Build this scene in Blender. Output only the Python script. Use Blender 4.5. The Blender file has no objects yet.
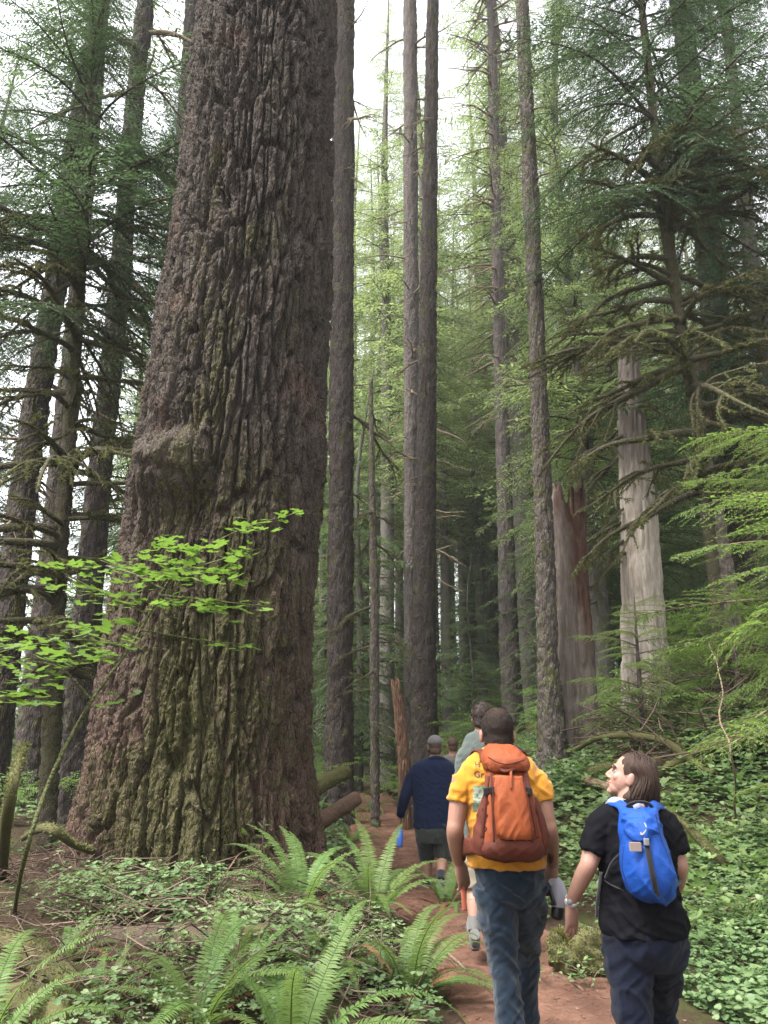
HAZE = .0007
import bpy, math, random
import numpy as np
from mathutils import Vector, Matrix
R = math.radians
C = bpy.context.scene.collection
scene = bpy.context.scene

# ------------------------------------------------------------------ camera
CAMZ = 1.65; PITCH = R(16.1); F = 773.0
cp, sp_ = math.cos(PITCH), math.sin(PITCH)
cam_d = bpy.data.cameras.new('camera'); cam = bpy.data.objects.new('camera', cam_d); C.objects.link(cam)
cam_d.sensor_fit = 'VERTICAL'; cam_d.sensor_height = 24; cam_d.lens = 24*F/1024
cam_d.clip_end = 2000; cam_d.clip_start = .05
cam.location = (0, 0, CAMZ); cam.rotation_euler = (R(90)+PITCH, 0, 0)
scene.camera = cam

def at(px, py, Y):
    """point at world distance Y seen at that pixel of the photograph"""
    u = (px-384)/F; v = (512-py)/F
    dy = cp - sp_*v; dz = sp_ + cp*v
    return np.array([u*Y/dy, Y, CAMZ + dz*Y/dy])

# ------------------------------------------------------------------ noise
def _h(ix, iy, iz, seed):
    n = (ix.astype(np.int64)*374761393 + iy.astype(np.int64)*668265263 + iz.astype(np.int64)*2147483647 + seed*974711) & 0xffffffff
    n = ((n ^ (n >> 13))*1274126177) & 0xffffffff
    n = ((n ^ (n >> 16))*2246822519) & 0xffffffff
    n = n ^ (n >> 15)
    return (n & 0xffffff)/float(0xffffff)

def vnoise(x, y, z, seed=0):
    x, y, z = np.broadcast_arrays(np.asarray(x, float), np.asarray(y, float), np.asarray(z, float))
    ix, iy, iz = np.floor(x), np.floor(y), np.floor(z)
    fx, fy, fz = x-ix, y-iy, z-iz
    s = lambda t: t*t*t*(t*(t*6-15)+10)
    ux, uy, uz = s(fx), s(fy), s(fz)
    r = 0
    for a in (0, 1):
        for b in (0, 1):
            for c in (0, 1):
                w = (ux if a else 1-ux)*(uy if b else 1-uy)*(uz if c else 1-uz)
                r = r + w*_h(ix+a, iy+b, iz+c, seed)
    return r*2-1

def fbm(x, y, z, seed=0, o=4, g=.5):
    r = 0; a = 1; f = 1; t = 0
    for k in range(o):
        r = r + a*vnoise(np.asarray(x)*f, np.asarray(y)*f, np.asarray(z)*f, seed+k*17); t += a; a *= g; f *= 2.03
    return r/t

def voronoi(x, y, z, seed=0):
    ix, iy, iz = np.floor(x), np.floor(y), np.floor(z)
    f1 = np.full(x.shape, 9.); f2 = np.full(x.shape, 9.); cid = np.zeros(x.shape)
    for a in (-1, 0, 1):
        for b in (-1, 0, 1):
            for c in (-1, 0, 1):
                jx, jy, jz = ix+a, iy+b, iz+c
                px = jx+_h(jx, jy, jz, seed); py = jy+_h(jx, jy, jz, seed+1); pz = jz+_h(jx, jy, jz, seed+2)
                d = np.sqrt((px-x)**2+(py-y)**2+(pz-z)**2)
                m = d < f1
                f2 = np.where(m, f1, np.minimum(f2, d)); cid = np.where(m, _h(jx, jy, jz, seed+5), cid); f1 = np.where(m, d, f1)
    return f1, f2, cid

def voronoi2(x, y, seed=0):
    ix, iy = np.floor(x), np.floor(y); o = np.zeros(x.shape)
    f1 = np.full(x.shape, 9.); f2 = np.full(x.shape, 9.); cid = np.zeros(x.shape)
    for a in (-1, 0, 1):
        for b in (-1, 0, 1):
            jx, jy = ix+a, iy+b
            d = np.hypot(jx+.1+.8*_h(jx, jy, o, seed)-x, jy+_h(jx, jy, o, seed+1)-y); m = d < f1
            f2 = np.where(m, f1, np.minimum(f2, d)); cid = np.where(m, _h(jx, jy, o, seed+5), cid); f1 = np.where(m, d, f1)
    return f1, f2, cid

def sstep(a, b, x):
    t = np.clip((np.asarray(x, float)-a)/(b-a), 0, 1); return t*t*(3-2*t)

# ------------------------------------------------------------------ meshes
def mesh_np(name, V, Q=None, T=None, mat=None, smooth=True, rnd=None, attrs=None):
    V = np.asarray(V, np.float32).reshape(-1, 3)
    Q = np.zeros((0, 4), np.int32) if Q is None or len(Q) == 0 else np.asarray(Q, np.int32).reshape(-1, 4)
    T = np.zeros((0, 3), np.int32) if T is None or len(T) == 0 else np.asarray(T, np.int32).reshape(-1, 3)
    me = bpy.data.meshes.new(name)
    me.vertices.add(len(V)); me.vertices.foreach_set('co', V.ravel())
    nl = Q.size+T.size
    me.loops.add(nl); me.loops.foreach_set('vertex_index', np.concatenate([Q.ravel(), T.ravel()]))
    me.polygons.add(len(Q)+len(T))
    ls = np.concatenate([np.arange(len(Q))*4, Q.size+np.arange(len(T))*3]).astype(np.int32)
    me.polygons.foreach_set('loop_start', ls)
    me.polygons.foreach_set('use_smooth', np.full(len(Q)+len(T), smooth))
    at_ = dict(attrs or {})
    if rnd is not None: at_['rnd'] = rnd
    for k, a in at_.items():
        A = me.attributes.new(k, 'FLOAT', 'POINT'); A.data.foreach_set('value', np.asarray(a, np.float32))
    me.update(calc_edges=True); me.validate()
    if mat is not None: me.materials.append(mat)
    return me

def link(name, me, parent=None, loc=None):
    o = bpy.data.objects.new(name, me); C.objects.link(o)
    if parent is not None: o.parent = parent
    if loc is not None: o.location = loc
    return o

def tag(o, label=None, cat=None, group=None, kind=None):
    if label: o['label'] = label
    if cat: o['category'] = cat
    if group: o['group'] = group
    if kind: o['kind'] = kind
    return o

def empty(name, loc=(0, 0, 0), rz=0, label=None, cat=None, group=None):
    o = bpy.data.objects.new(name, None); C.objects.link(o); o.location = loc; o.rotation_euler = (0, 0, rz); o.empty_display_size = .1
    return tag(o, label, cat, group)

class MB:
    """collects raw pieces into one mesh"""
    def __init__(s): s.V = []; s.Q = []; s.T = []; s.r = []; s.n = 0
    def add(s, V, Q=None, T=None, r=None):
        V = np.asarray(V, float).reshape(-1, 3); s.V.append(V)
        if Q is not None and len(Q): s.Q.append(np.asarray(Q, int).reshape(-1, 4)+s.n)
        if T is not None and len(T): s.T.append(np.asarray(T, int).reshape(-1, 3)+s.n)
        s.r.append(np.full(len(V), .5) if r is None else np.broadcast_to(np.asarray(r, float), (len(V),)))
        s.n += len(V); return s
    def arrays(s):
        return (np.concatenate(s.V), np.concatenate(s.Q) if s.Q else None, np.concatenate(s.T) if s.T else None, np.concatenate(s.r))
    def tube(s, P, rad, n=8, r=None, cap=True, **k):
        V, Q, T = tube(P, rad, n, cap, **k); return s.add(V, Q, T, r)
    def mesh(s, name, mat=None, smooth=True):
        V, Q, T, r = s.arrays(); return mesh_np(name, V, Q, T, mat, smooth, r)
    def obj(s, name, mat=None, parent=None, smooth=True):
        return link(name, s.mesh(name, mat, smooth), parent)

def frames(P, up=None):
    P = np.asarray(P, float); t = np.gradient(P, axis=0); t /= np.linalg.norm(t, axis=1)[:, None]+1e-12
    a = np.array(up, float) if up is not None else (np.array([1., 0, 0]) if abs(t[0][0]) < .8 else np.array([0, 1., 0]))
    N = []
    for k in range(len(P)):
        a = a-t[k]*np.dot(a, t[k]); l = np.linalg.norm(a)
        if l < 1e-6: a = np.array([.3, .5, .8]); a = a-t[k]*np.dot(a, t[k]); l = np.linalg.norm(a)
        a = a/l; N.append(a)
    N = np.array(N); B = np.cross(t, N)
    return t, N, B

def tube(P, rad, n=8, cap=True, up=None, sec=None):
    """rad: per point radius, or (ra, rb) per point for an ellipse"""
    P = np.asarray(P, float); m = len(P)
    rad = np.asarray(rad, float)
    if rad.ndim == 0: rad = np.full(m, float(rad))
    if rad.ndim == 1: rad = np.stack([rad, rad], 1)
    t, N, B = frames(P, up)
    th = np.arange(n)/n*2*np.pi
    c, s_ = np.cos(th), np.sin(th)
    if sec is not None:                       # superellipse exponent
        c = np.sign(c)*np.abs(c)**sec; s_ = np.sign(s_)*np.abs(s_)**sec
    V = P[:, None, :] + N[:, None, :]*(rad[:, 0, None]*c)[:, :, None] + B[:, None, :]*(rad[:, 1, None]*s_)[:, :, None]
    V = V.reshape(-1, 3)
    i = np.arange(m-1)[:, None]*n; j = np.arange(n)[None, :]; j2 = (j+1) % n
    Q = np.stack([i+j, i+j2, i+n+j2, i+n+j], -1).reshape(-1, 4)
    T = None
    if cap:
        V = np.vstack([V, P[0], P[-1]]); a, b = m*n, m*n+1
        jj = np.arange(n); k2 = (jj+1) % n
        T = np.vstack([np.stack([np.full(n, a), k2, jj], 1), np.stack([np.full(n, b), (m-1)*n+jj, (m-1)*n+k2], 1)])
    return V, Q, T

def spline(P, n):
    """Catmull-Rom through P"""
    P = np.asarray(P, float)
    if len(P) == 2: return P[0]+(P[1]-P[0])*np.linspace(0, 1, n)[:, None]
    E = np.vstack([2*P[0]-P[1], P, 2*P[-1]-P[-2]])
    u = np.linspace(0, len(P)-1-1e-9, n); k = u.astype(int); f = (u-k)[:, None]
    a, b, c, d = E[k], E[k+1], E[k+2], E[k+3]
    return .5*((2*b)+(c-a)*f+(2*a-5*b+4*c-d)*f**2+(3*b-a-3*c+d)*f**3)

def rotz(V, a):
    c, s = math.cos(a), math.sin(a); V = np.asarray(V, float)
    return np.stack([V[..., 0]*c-V[..., 1]*s, V[..., 0]*s+V[..., 1]*c, V[..., 2]], -1)

# ------------------------------------------------------------------ materials
class NT:
    def __init__(s, name):
        s.m = bpy.data.materials.new(name); s.m.use_nodes = True; s.t = s.m.node_tree; s.t.nodes.clear()
        s.out = s.t.nodes.new('ShaderNodeOutputMaterial')
    def n(s, typ, **k):
        nd = s.t.nodes.new('ShaderNode'+typ)
        for a, b in k.items(): setattr(nd, a, b)
        return nd
    def l(s, a, b): s.t.links.new(a, b)
    def put(s, sock, v):
        if v is None: return
        if hasattr(v, 'is_output') or isinstance(v, bpy.types.NodeSocket): s.l(v, sock)
        else: sock.default_value = v
    def coord(s, scale=(1, 1, 1), kind='Object'):
        tc = s.n('TexCoord'); mp = s.n('Mapping'); mp.inputs['Scale'].default_value = scale
        s.l(tc.outputs[kind], mp.inputs[0]); return mp.outputs[0]
    def noise(s, vec, scale=5, detail=4, rough=.6, dist=0):
        nd = s.n('TexNoise'); s.l(vec, nd.inputs['Vector'])
        nd.inputs['Scale'].default_value = scale; nd.inputs['Detail'].default_value = detail
        nd.inputs['Roughness'].default_value = rough; nd.inputs['Distortion'].default_value = dist
        return nd.outputs['Fac']
    def voro(s, vec, scale=5, feature='F1', out='Distance'):
        nd = s.n('TexVoronoi', feature=feature); s.l(vec, nd.inputs['Vector']); nd.inputs['Scale'].default_value = scale
        return nd.outputs[out]
    def ramp(s, fac, stops, interp='LINEAR'):
        nd = s.n('ValToRGB'); s.l(fac, nd.inputs[0]); cr = nd.color_ramp; cr.interpolation = interp
        while len(cr.elements) < len(stops): cr.elements.new(.5)
        for e, (p, c) in zip(cr.elements, stops):
            e.position = p; e.color = (c, c, c, 1) if isinstance(c, (int, float)) else (*c, 1)
        return nd.outputs[0]
    def mix(s, fac, a, b, mode='MIX'):
        nd = s.n('Mix', data_type='RGBA', blend_type=mode)
        s.put(nd.inputs[0], fac); 
        for i, v in ((6, a), (7, b)):
            if isinstance(v, tuple) and len(v) == 3: v = (*v, 1)
            s.put(nd.inputs[i], v)
        return nd.outputs[2]
    def math(s, op, a, b=None, clamp=False):
        nd = s.n('Math', operation=op, use_clamp=clamp); s.put(nd.inputs[0], a)
        if b is not None: s.put(nd.inputs[1], b)
        return nd.outputs[0]
    def attr(s, name): return s.n('Attribute', attribute_name=name).outputs['Fac']
    def bump(s, h, strength=.5, dist=.02, normal=None):
        nd = s.n('Bump'); s.l(h, nd.inputs['Height']); nd.inputs['Strength'].default_value = strength; nd.inputs['Distance'].default_value = dist
        if normal is not None: s.l(normal, nd.inputs['Normal'])
        return nd.outputs[0]
    def pbsdf(s, col, rough=.8, normal=None, spec=.3, sheen=0, metal=0):
        p = s.n('BsdfPrincipled')
        if isinstance(col, tuple) and len(col) == 3: col = (*col, 1)
        s.put(p.inputs['Base Color'], col); s.put(p.inputs['Roughness'], rough)
        p.inputs['Specular IOR Level'].default_value = spec; p.inputs['Metallic'].default_value = metal
        if sheen: p.inputs['Sheen Weight'].default_value = sheen
        if normal is not None: s.l(normal, p.inputs['Normal'])
        return p.outputs[0]
    def done(s, shader):
        s.l(shader, s.out.inputs[0]); return s.m

def leaf_mat(name, cols, trans=.35, tcol=None, rough=.55, spec=.25, hue=.5):
    """cols: 2-3 colours over the per-leaf random value"""
    t = NT(name); r = t.attr('rnd')
    c = t.ramp(r, [(k/(len(cols)-1), col) for k, col in enumerate(cols)])
    big = t.noise(t.coord(), .9, 3)
    oi = t.n('ObjectInfo').outputs['Random']
    hs = t.n('HueSaturation'); t.l(c, hs.inputs['Color'])
    t.l(t.math('ADD', t.math('ADD', .74, t.math('MULTIPLY', oi, .24)), t.math('MULTIPLY', big, .28)), hs.inputs['Value'])
    t.l(t.math('ADD', .485, t.math('MULTIPLY', oi, .03)), hs.inputs['Hue'])
    c = hs.outputs[0]
    p = t.pbsdf(c, rough, spec=spec)
    tr = t.n('BsdfTranslucent')
    t.l(t.mix(.55, c, tcol if tcol else (.2, .32, .03)), tr.inputs[0])
    mx = t.n('MixShader'); mx.inputs[0].default_value = trans; t.l(p, mx.inputs[1]); t.l(tr.outputs[0], mx.inputs[2])
    return t.done(mx.outputs[0])

def bark_mat(name, ca, cb, cc, moss=.35, mosscol=((.045, .05, .012), (.10, .105, .03)), stretch=.18, scale=9, mossz=None, bump=.8, lichen=0, vor=.6):
    t = NT(name)
    v = t.coord((1, 1, stretch)); w = t.coord((1, 1, 1))
    n1 = t.noise(v, scale, 6, .65, .6); n2 = t.noise(w, 2.2, 4, .6); n3 = t.noise(v, scale*4, 4, .7)
    col = t.mix(t.ramp(n1, [(.35, 0), (.65, 1)]), ca, cb)
    col = t.mix(t.ramp(n2, [(.5, 0), (.68, 1)]), col, cc)
    col = t.mix(t.math('MULTIPLY', t.ramp(n3, [(.35, 0), (.7, 1)]), .45), col, tuple(min(1, k*1.6) for k in ca))
    if lichen:
        col = t.mix(t.math('MULTIPLY', t.ramp(t.noise(w, 14, 5, .7), [(.56, 0), (.66, 1)]), lichen), col, (.32, .33, .27))
    if moss:
        mn = t.noise(w, 3.1, 6, .72, .4)
        m = t.ramp(mn, [(.62-moss*.32, 0), (.72-moss*.32, 1)])
        mc = t.mix(t.noise(w, 40, 3), mosscol[0], mosscol[1])
        col = t.mix(t.math('MULTIPLY', m, .85), col, mc)
    col = t.mix(t.math('MULTIPLY', t.ramp(t.noise(v, scale*3, 5, .8), [(.46, 0), (.60, 1)]), .55), col, tuple(min(1, k*1.25) for k in cb))
    vo = t.voro(v, scale*1.6, 'DISTANCE_TO_EDGE')
    h = t.math('ADD', t.math('MULTIPLY', t.ramp(vo, [(0, 0), (.25, 1)]), vor), t.math('ADD', t.math('MULTIPLY', n1, .8), t.math('MULTIPLY', n3, .5)))
    return t.done(t.pbsdf(col, .9, t.bump(h, bump, .03), spec=.15))

def simple(name, col, rough=.7, nscale=60, var=.25, bump=.15, spec=.3, sheen=0, metal=0, dist=.004, stretch=(1, 1, 1)):
    t = NT(name); v = t.coord(stretch)
    n = t.noise(v, nscale, 4); n2 = t.noise(v, nscale*.12, 3)
    k = t.math('MULTIPLY', t.math('ADD', n, n2), .5)
    c = t.mix(k, tuple(x*(1-var) for x in col), tuple(min(1, x*(1+var)) for x in col))
    return t.done(t.pbsdf(c, rough, t.bump(n, bump, dist) if bump else None, spec, sheen, metal))
# ------------------------------------------------------------------ ground
PXC = np.array([[-8, .7], [0, .95], [4, 1.12], [5.3, 1.06], [7, .82], [9, .52], [12.5, .16], [16, -.1], [25, -.5], [60, -2]])
def path_x(y): return np.interp(y, PXC[:, 0], PXC[:, 1])
GX, GY = -1.72, 8.25                              # foot of the giant
def g(x, y, fine=True):
    x = np.asarray(x, float); y = np.asarray(y, float)
    d = x-path_x(y)
    z = np.zeros(np.broadcast(x, y).shape)
    b = np.clip(d-.8, 0, None); s = .17+.31*sstep(7, 13, y)
    b2 = np.where(b > 7, 7+(b-7)*.25, b)
    z = z+s*b2*sstep(0, 1.2, b)
    l = np.clip(-d-.65, 0, None)
    z = z+.30*sstep(0, 1.1, l)*sstep(1.0, 5, y)
    z = z+.25*np.exp(-((x-GX)**2+(y-GY)**2)/2.2**2)
    off = sstep(.5, 1.1, np.abs(d))
    z = z+off*.10*fbm(x*.9, y*.9, 0, 3, 4)+off*sstep(15, 40, y)*.6*vnoise(x*.1, y*.1, 0, 9)
    if fine: z = z+(.015+.035*off)*fbm(x*4, y*4, 0, 5, 3)
    return z
def gs(x, y): return float(g(np.array([float(x)]), np.array([float(y)]))[0])
def ground_hit(px, py):
    """where the ray of that pixel meets the ground"""
    Y = 1.0
    while Y < 60:
        p = at(px, py, Y)
        if p[2] < gs(p[0], p[1]): return p
        Y += .03
    return at(px, py, 60)

t = NT('forest_soil'); w = t.coord()
n1 = t.noise(w, 1.3, 6, .65); n2 = t.noise(w, 22, 5, .7); n3 = t.noise(w, 140, 3, .7)
c = t.mix(t.ramp(n2, [(.3, 0), (.7, 1)]), (.032, .021, .015), (.075, .047, .030))
c = t.mix(t.ramp(n3, [(.5, 0), (.75, 1)]), c, (.13, .088, .058))
c = t.mix(t.math('MULTIPLY', t.ramp(n1, [(.5, 0), (.62, 1)]), .75), c, t.mix(n3, (.035, .05, .012), (.085, .105, .03)))
M_soil = t.done(t.pbsdf(c, .95, t.bump(t.math('ADD', n2, t.math('MULTIPLY', n3, .6)), .9, .05), spec=.1))
t = NT('path_duff'); w = t.coord()
n1 = t.noise(w, 2.6, 6, .65); n2 = t.noise(w, 30, 5, .7); n3 = t.noise(t.coord((1, .5, 1)), 170, 3, .7); n4 = t.noise(w, 9, 4, .6)
c = t.mix(t.ramp(n1, [(.38, 0), (.62, 1)]), (.095, .047, .031), (.205, .108, .072))
c = t.mix(t.math('MULTIPLY', t.ramp(n2, [(.35, 1), (.6, 0)]), .55), c, (.065, .033, .024))
c = t.mix(t.math('MULTIPLY', t.ramp(n3, [(.58, 0), (.70, 1)]), .7), c, (.23, .14, .10))
c = t.mix(t.math('MULTIPLY', t.ramp(n4, [(.58, 0), (.68, 1)]), .5), c, (.16, .095, .068))
M_path = t.done(t.pbsdf(c, .95, t.bump(t.math('ADD', n2, t.math('MULTIPLY', n3, .7)), .8, .03), spec=.12))

def warp(a, n, near, far):
    u = np.linspace(-1, 1, n); return np.sign(u)*(near*np.abs(u)*a+(far-near*a)*np.abs(u)**4)
ux = warp(12, 420, 1, 260); uy = np.concatenate([np.linspace(-40, -2, 24)[:-1], np.linspace(-2, 18, 300)[:-1], 18+np.linspace(0, 1, 140)**2*320])
XX, YY = np.meshgrid(ux, uy); ZZ = g(XX, YY)
XX2 = XX
dp = np.abs(XX-path_x(YY)); ZZ = ZZ-.05*(dp < .55)*(YY < 24)
nx, ny = len(ux), len(uy)
i = np.arange(ny-1)[:, None]*nx+np.arange(nx-1)[None, :]
Qg = np.stack([i, i+1, i+nx+1, i+nx], -1).reshape(-1, 4)
tag(link('ground', mesh_np('ground', np.stack([XX, YY, ZZ], -1), Qg, None, M_soil)), kind='structure')
py_ = np.linspace(-4, 26, 900); pu = np.linspace(-1, 1, 41)
PU, PYY = np.meshgrid(pu, py_)
wv = .68+.10*vnoise(PYY*.9, 0, 0, 31)+.05*vnoise(PYY*3.1, np.sign(PU)*3, 0, 33)
PX = path_x(PYY)+PU*wv
PZ = g(PX, PYY)+.012-.09*sstep(.8, 1, np.abs(PU))+.014*fbm(PX*12, PYY*12, 0, 77, 4)+.022*fbm(PX*3.2, PYY*3.2, 0, 78, 3)
i = np.arange(len(py_)-1)[:, None]*41+np.arange(40)[None, :]
tag(link('path', mesh_np('path', np.stack([PX, PYY, PZ], -1), np.stack([i, i+1, i+42, i+41], -1).reshape(-1, 4), None, M_path)), kind='structure')

# ------------------------------------------------------------------ bark materials
M_fir = bark_mat('fir_bark', (.050, .040, .036), (.108, .090, .083), (.065, .047, .039), .12, lichen=.25, stretch=.30, scale=13, bump=1.0)
M_fir_dark = bark_mat('dark_fir_bark', (.028, .022, .019), (.062, .050, .045), (.045, .031, .025), .22, stretch=.30, scale=13, bump=1.0)
M_fir_mossy = bark_mat('mossy_fir_bark', (.050, .039, .034), (.105, .088, .076), (.062, .056, .034), .35, lichen=.35, stretch=.30, scale=13, bump=1.0)
M_far_bark = bark_mat('distant_bark', (.058, .049, .044), (.108, .096, .087), (.062, .058, .043), .3, bump=.4)
M_moss_branch = bark_mat('mossy_branch_bark', (.055, .045, .033), (.10, .084, .058), (.08, .076, .036), .55, ((.032, .034, .013), (.085, .085, .032)), stretch=1, scale=20)
M_branch_brown = bark_mat('lichen_branch_bark', (.13, .095, .065), (.21, .165, .115), (.15, .13, .075), .25, stretch=1, scale=20)

# giant -------------------------------------------------------------
t = NT('giant_bark'); v = t.coord((1, 1, .22)); w = t.coord()
h_ = t.attr('plate'); z_ = t.n('SeparateXYZ'); t.l(w, z_.inputs[0]); zz = z_.outputs[2]
n1 = t.noise(v, 6, 6, .7, .5); n2 = t.noise(w, 1.1, 5, .65); n3 = t.noise(v, 34, 5, .72); n4 = t.noise(w, 5.5, 6, .75, .3)
high = t.ramp(t.math('MULTIPLY', t.math('ADD', zz, t.math('MULTIPLY', n2, 3)), .1), [(.22, 0), (.62, 1)])
low_c = t.mix(t.ramp(n1, [(.3, 0), (.7, 1)]), (.072, .040, .027), (.185, .108, .075))
top_c = t.mix(t.ramp(n1, [(.3, 0), (.7, 1)]), (.058, .046, .038), (.138, .112, .094))
c = t.mix(high, low_c, top_c)
c = t.mix(t.math('MULTIPLY', t.ramp(n2, [(.55, 0), (.66, 1)]), .7), c, t.mix(n3, (.135, .074, .055), (.24, .145, .112)))      # fresh flakes
c = t.mix(t.math('MULTIPLY', t.ramp(n3, [(.5, 0), (.75, 1)]), .4), c, (.17, .135, .12))
mossn = t.attr('moss')
m = t.ramp(t.math('ADD', t.math('MULTIPLY', t.noise(w, 9, 8, .8, .4), 1.1), t.math('MULTIPLY', mossn, .42)), [(.665, 0), (.80, 1)])
mc = t.mix(t.noise(w, 60, 4, .7), (.046, .048, .016), (.15, .145, .045))
c = t.mix(t.math('MULTIPLY', m, .9), c, mc)
vf = t.voro(t.coord((1, 1, .35)), 26, 'DISTANCE_TO_EDGE')
hb = t.math('ADD', t.math('ADD', t.math('MULTIPLY', n3, 1.1), t.math('MULTIPLY', t.noise(w, 85, 6, .8), .7)), t.math('MULTIPLY', t.ramp(vf, [(0, 0), (.16, 1)]), .7))
c = t.mix(t.math('MULTIPLY', t.ramp(t.noise(t.coord((1, 1, .3)), 55, 6, .8), [(.45, 0), (.62, 1)]), .5), c, t.mix(n1, (.145, .11, .092), (.22, .185, .165)))
c = t.mix(t.math('MULTIPLY', t.ramp(t.noise(t.coord((1, 1, .5)), 75, 5, .8), [(.40, 1), (.50, 0)]), .35), c, (.045, .033, .028))
M_giant = t.done(t.pbsdf(c, .92, t.bump(hb, 1.0, .06), spec=.12))

PROF = np.array([  # py, left px, right px
 [-420, 236, 352], [-200, 217, 343], [0, 200, 336], [100, 188, 334], [200, 178, 332], [330, 154, 330], [430, 138, 329], [500, 127, 326],
 [560, 117, 323], [620, 109, 320], [700, 97, 317.5], [760, 88, 317.5], [810, 80, 321], [850, 72, 327], [890, 58, 338]], float)
def giant():
    zc, xc, rr = [], [], []
    for p, l, r in PROF:
        a = at(l, p, GY); b = at(r, p, GY)
        zc.append(a[2]); xc.append((a[0]+b[0])/2); rr.append((b[0]-a[0])/2*.955)
    zc, xc, rr = np.array(zc)[::-1], np.array(xc)[::-1], np.array(rr)[::-1]
    zc = np.append(zc, [24, 40, 55]); xc = np.append(xc, [xc[-1]+.1, xc[-1]+.2, xc[-1]+.2]); rr = np.append(rr, [.72, .45, .08])
    zs = np.concatenate([np.linspace(zc[0]-.4, 12.5, 1400)[:-1], np.linspace(12.5, 55, 240)])
    nth = 760
    th = np.linspace(0, 2*np.pi, nth, endpoint=False)
    TH, Z = np.meshgrid(th, zs)
    r = np.interp(Z, zc, rr); cx = np.interp(Z, zc, xc)-GX
    k = np.ones(9)/9
    ux_, uy_ = np.cos(TH), np.sin(TH)
    # buttress lobes near the ground and a burl on the left front
    zb = Z-.35
    lob = np.maximum(0, 1-zb/1.7)**2
    r = r*(1+.07*lob*np.cos(TH*5+1.2)+.05*lob*np.cos(TH*9+.3))
    bth = np.arctan2(np.sin(TH-R(247)), np.cos(TH-R(247)))
    zburl = at(200, 462, GY-1)[2]
    burl = np.exp(-(bth/.36)**2-((Z-zburl)/.36)**2)
    under = np.exp(-((bth+.05)/.26)**2-((Z-zburl-.42)/.16)**2)+.8*np.exp(-((bth-.25)/.16)**2-((Z-zburl+.50)/.22)**2)
    r = r+.30*burl-.16*under+.05*fbm(ux_*1.3, uy_*1.3, Z*.35, 71, 3)
    fl = np.where(np.sin(TH) > .3, 0, 1)
    sx, sy = ux_*1.0, uy_*1.0
    wz = .55*fbm(ux_*3.2, uy_*3.2, Z*.5, 5, 3)
    wx = .050*fbm(ux_*1.6, uy_*1.6, Z*.6, 7, 3)+.016*fbm(ux_*9, uy_*9, Z*3, 17, 3)+.008*fbm(ux_*26, uy_*26, Z*12, 27, 2)
    wy = .050*fbm(ux_*1.6, uy_*1.6, Z*.6, 8, 3)+.016*fbm(ux_*9, uy_*9, Z*3, 18, 3)+.008*fbm(ux_*26, uy_*26, Z*12, 28, 2)
    TW = np.mod(TH-np.pi/2, 2*np.pi)+wx*1.3
    f1, f2, cid = voronoi2(TW*7.6, (Z+wz)*1.25, 11)
    e1 = sstep(.02, .24, f2-f1)
    g1, g2, cid2 = voronoi2(TW*15, (Z+wz*.6)*3.4, 21)
    e2 = sstep(.0, .20, g2-g1)
    k1, k2, cid3 = voronoi((ux_+wx)*36, (uy_+wy)*36, (Z+wz*.3)*10, 22)
    e3 = sstep(.0, .2, k2-k1)
    rg = np.abs(fbm((ux_+wx)*5.5, (uy_+wy)*5.5, Z*.36, 41, 2))
    fur = sstep(.012, .085, rg)                                               # long deep furrows
    fine = fbm(ux_*40, uy_*40, Z*22, 51, 4)
    flake = np.floor((fbm(ux_*11, uy_*11, Z*4.2, 61, 4)*.5+.5)*9)/9
    topk = sstep(3, 9, Z)
    disp = .115*e1*(.60+.40*cid)+.036*e2*(.3+.7*cid2)+.014*e3*cid3+.075*fur*(.75+.4*topk)+.050*flake+.018*fine-.20
    disp = disp*(1-.55*np.clip(burl*1.4, 0, 1))+burl*.06*fbm(ux_*6, uy_*6, Z*6, 91, 5)
    disp *= np.interp(Z, [0, 20, 40, 55], [1, .9, .6, .1])
    r = r+disp
    X = cx+r*ux_; Y = r*uy_
    V = np.stack([X, Y, Z], -1)
    n = len(zs)
    i = np.arange(n-1)[:, None]*nth; j = np.arange(nth)[None, :]
    Q = np.stack([i+j, i+(j+1) % nth, i+nth+(j+1) % nth, i+nth+j], -1).reshape(-1, 4)
    # moss lives on the low right front, in streaks further up
    ang = np.exp(-(np.arctan2(np.sin(TH-R(282)), np.cos(TH-R(282)))/.55)**2)
    moss = np.clip((.25+.75*ang)*np.interp(Z, [0, 1.0, 2.6, 4.5, 7, 12], [1.0, 1.0, .85, .40, .18, .05])+.45*fbm(ux_*3, uy_*3, Z*1.0, 13, 4)-.15*(1-e1), 0, 1)
    plate = e1*.6+e2*.4
    root = empty('giant_fir', (GX, GY, 0), 0, 'enormous old conifer with deeply furrowed reddish grey bark and a burl, left of the path', 'tree')
    o = link('trunk', mesh_np('giant_trunk', V.reshape(-1, 3), Q, None, M_giant, True, None, {'plate': plate.ravel(), 'moss': moss.ravel()}), root)
    # moss tufts clinging to the bark
    rng = np.random.default_rng(5)
    mm = fbm(ux_*6, uy_*6, Z*4, 19, 4)
    pr = np.clip(moss*.9+mm*1.3-.45, 0, 1)**1.5*(np.sin(TH) < .45)*(Z < 13)
    pr = pr.ravel(); idx = rng.choice(len(pr), 60000, p=pr/pr.sum())
    P = V.reshape(-1, 3)[idx]; N = np.stack([ux_.ravel()[idx], uy_.ravel()[idx], np.zeros(len(idx))], -1)
    mb = MB(); mb.add(*tufts(P, N, rng, .007, .020)); mb.obj('moss_cover', M_moss, root)['kind'] = 'stuff'
    return root

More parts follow.
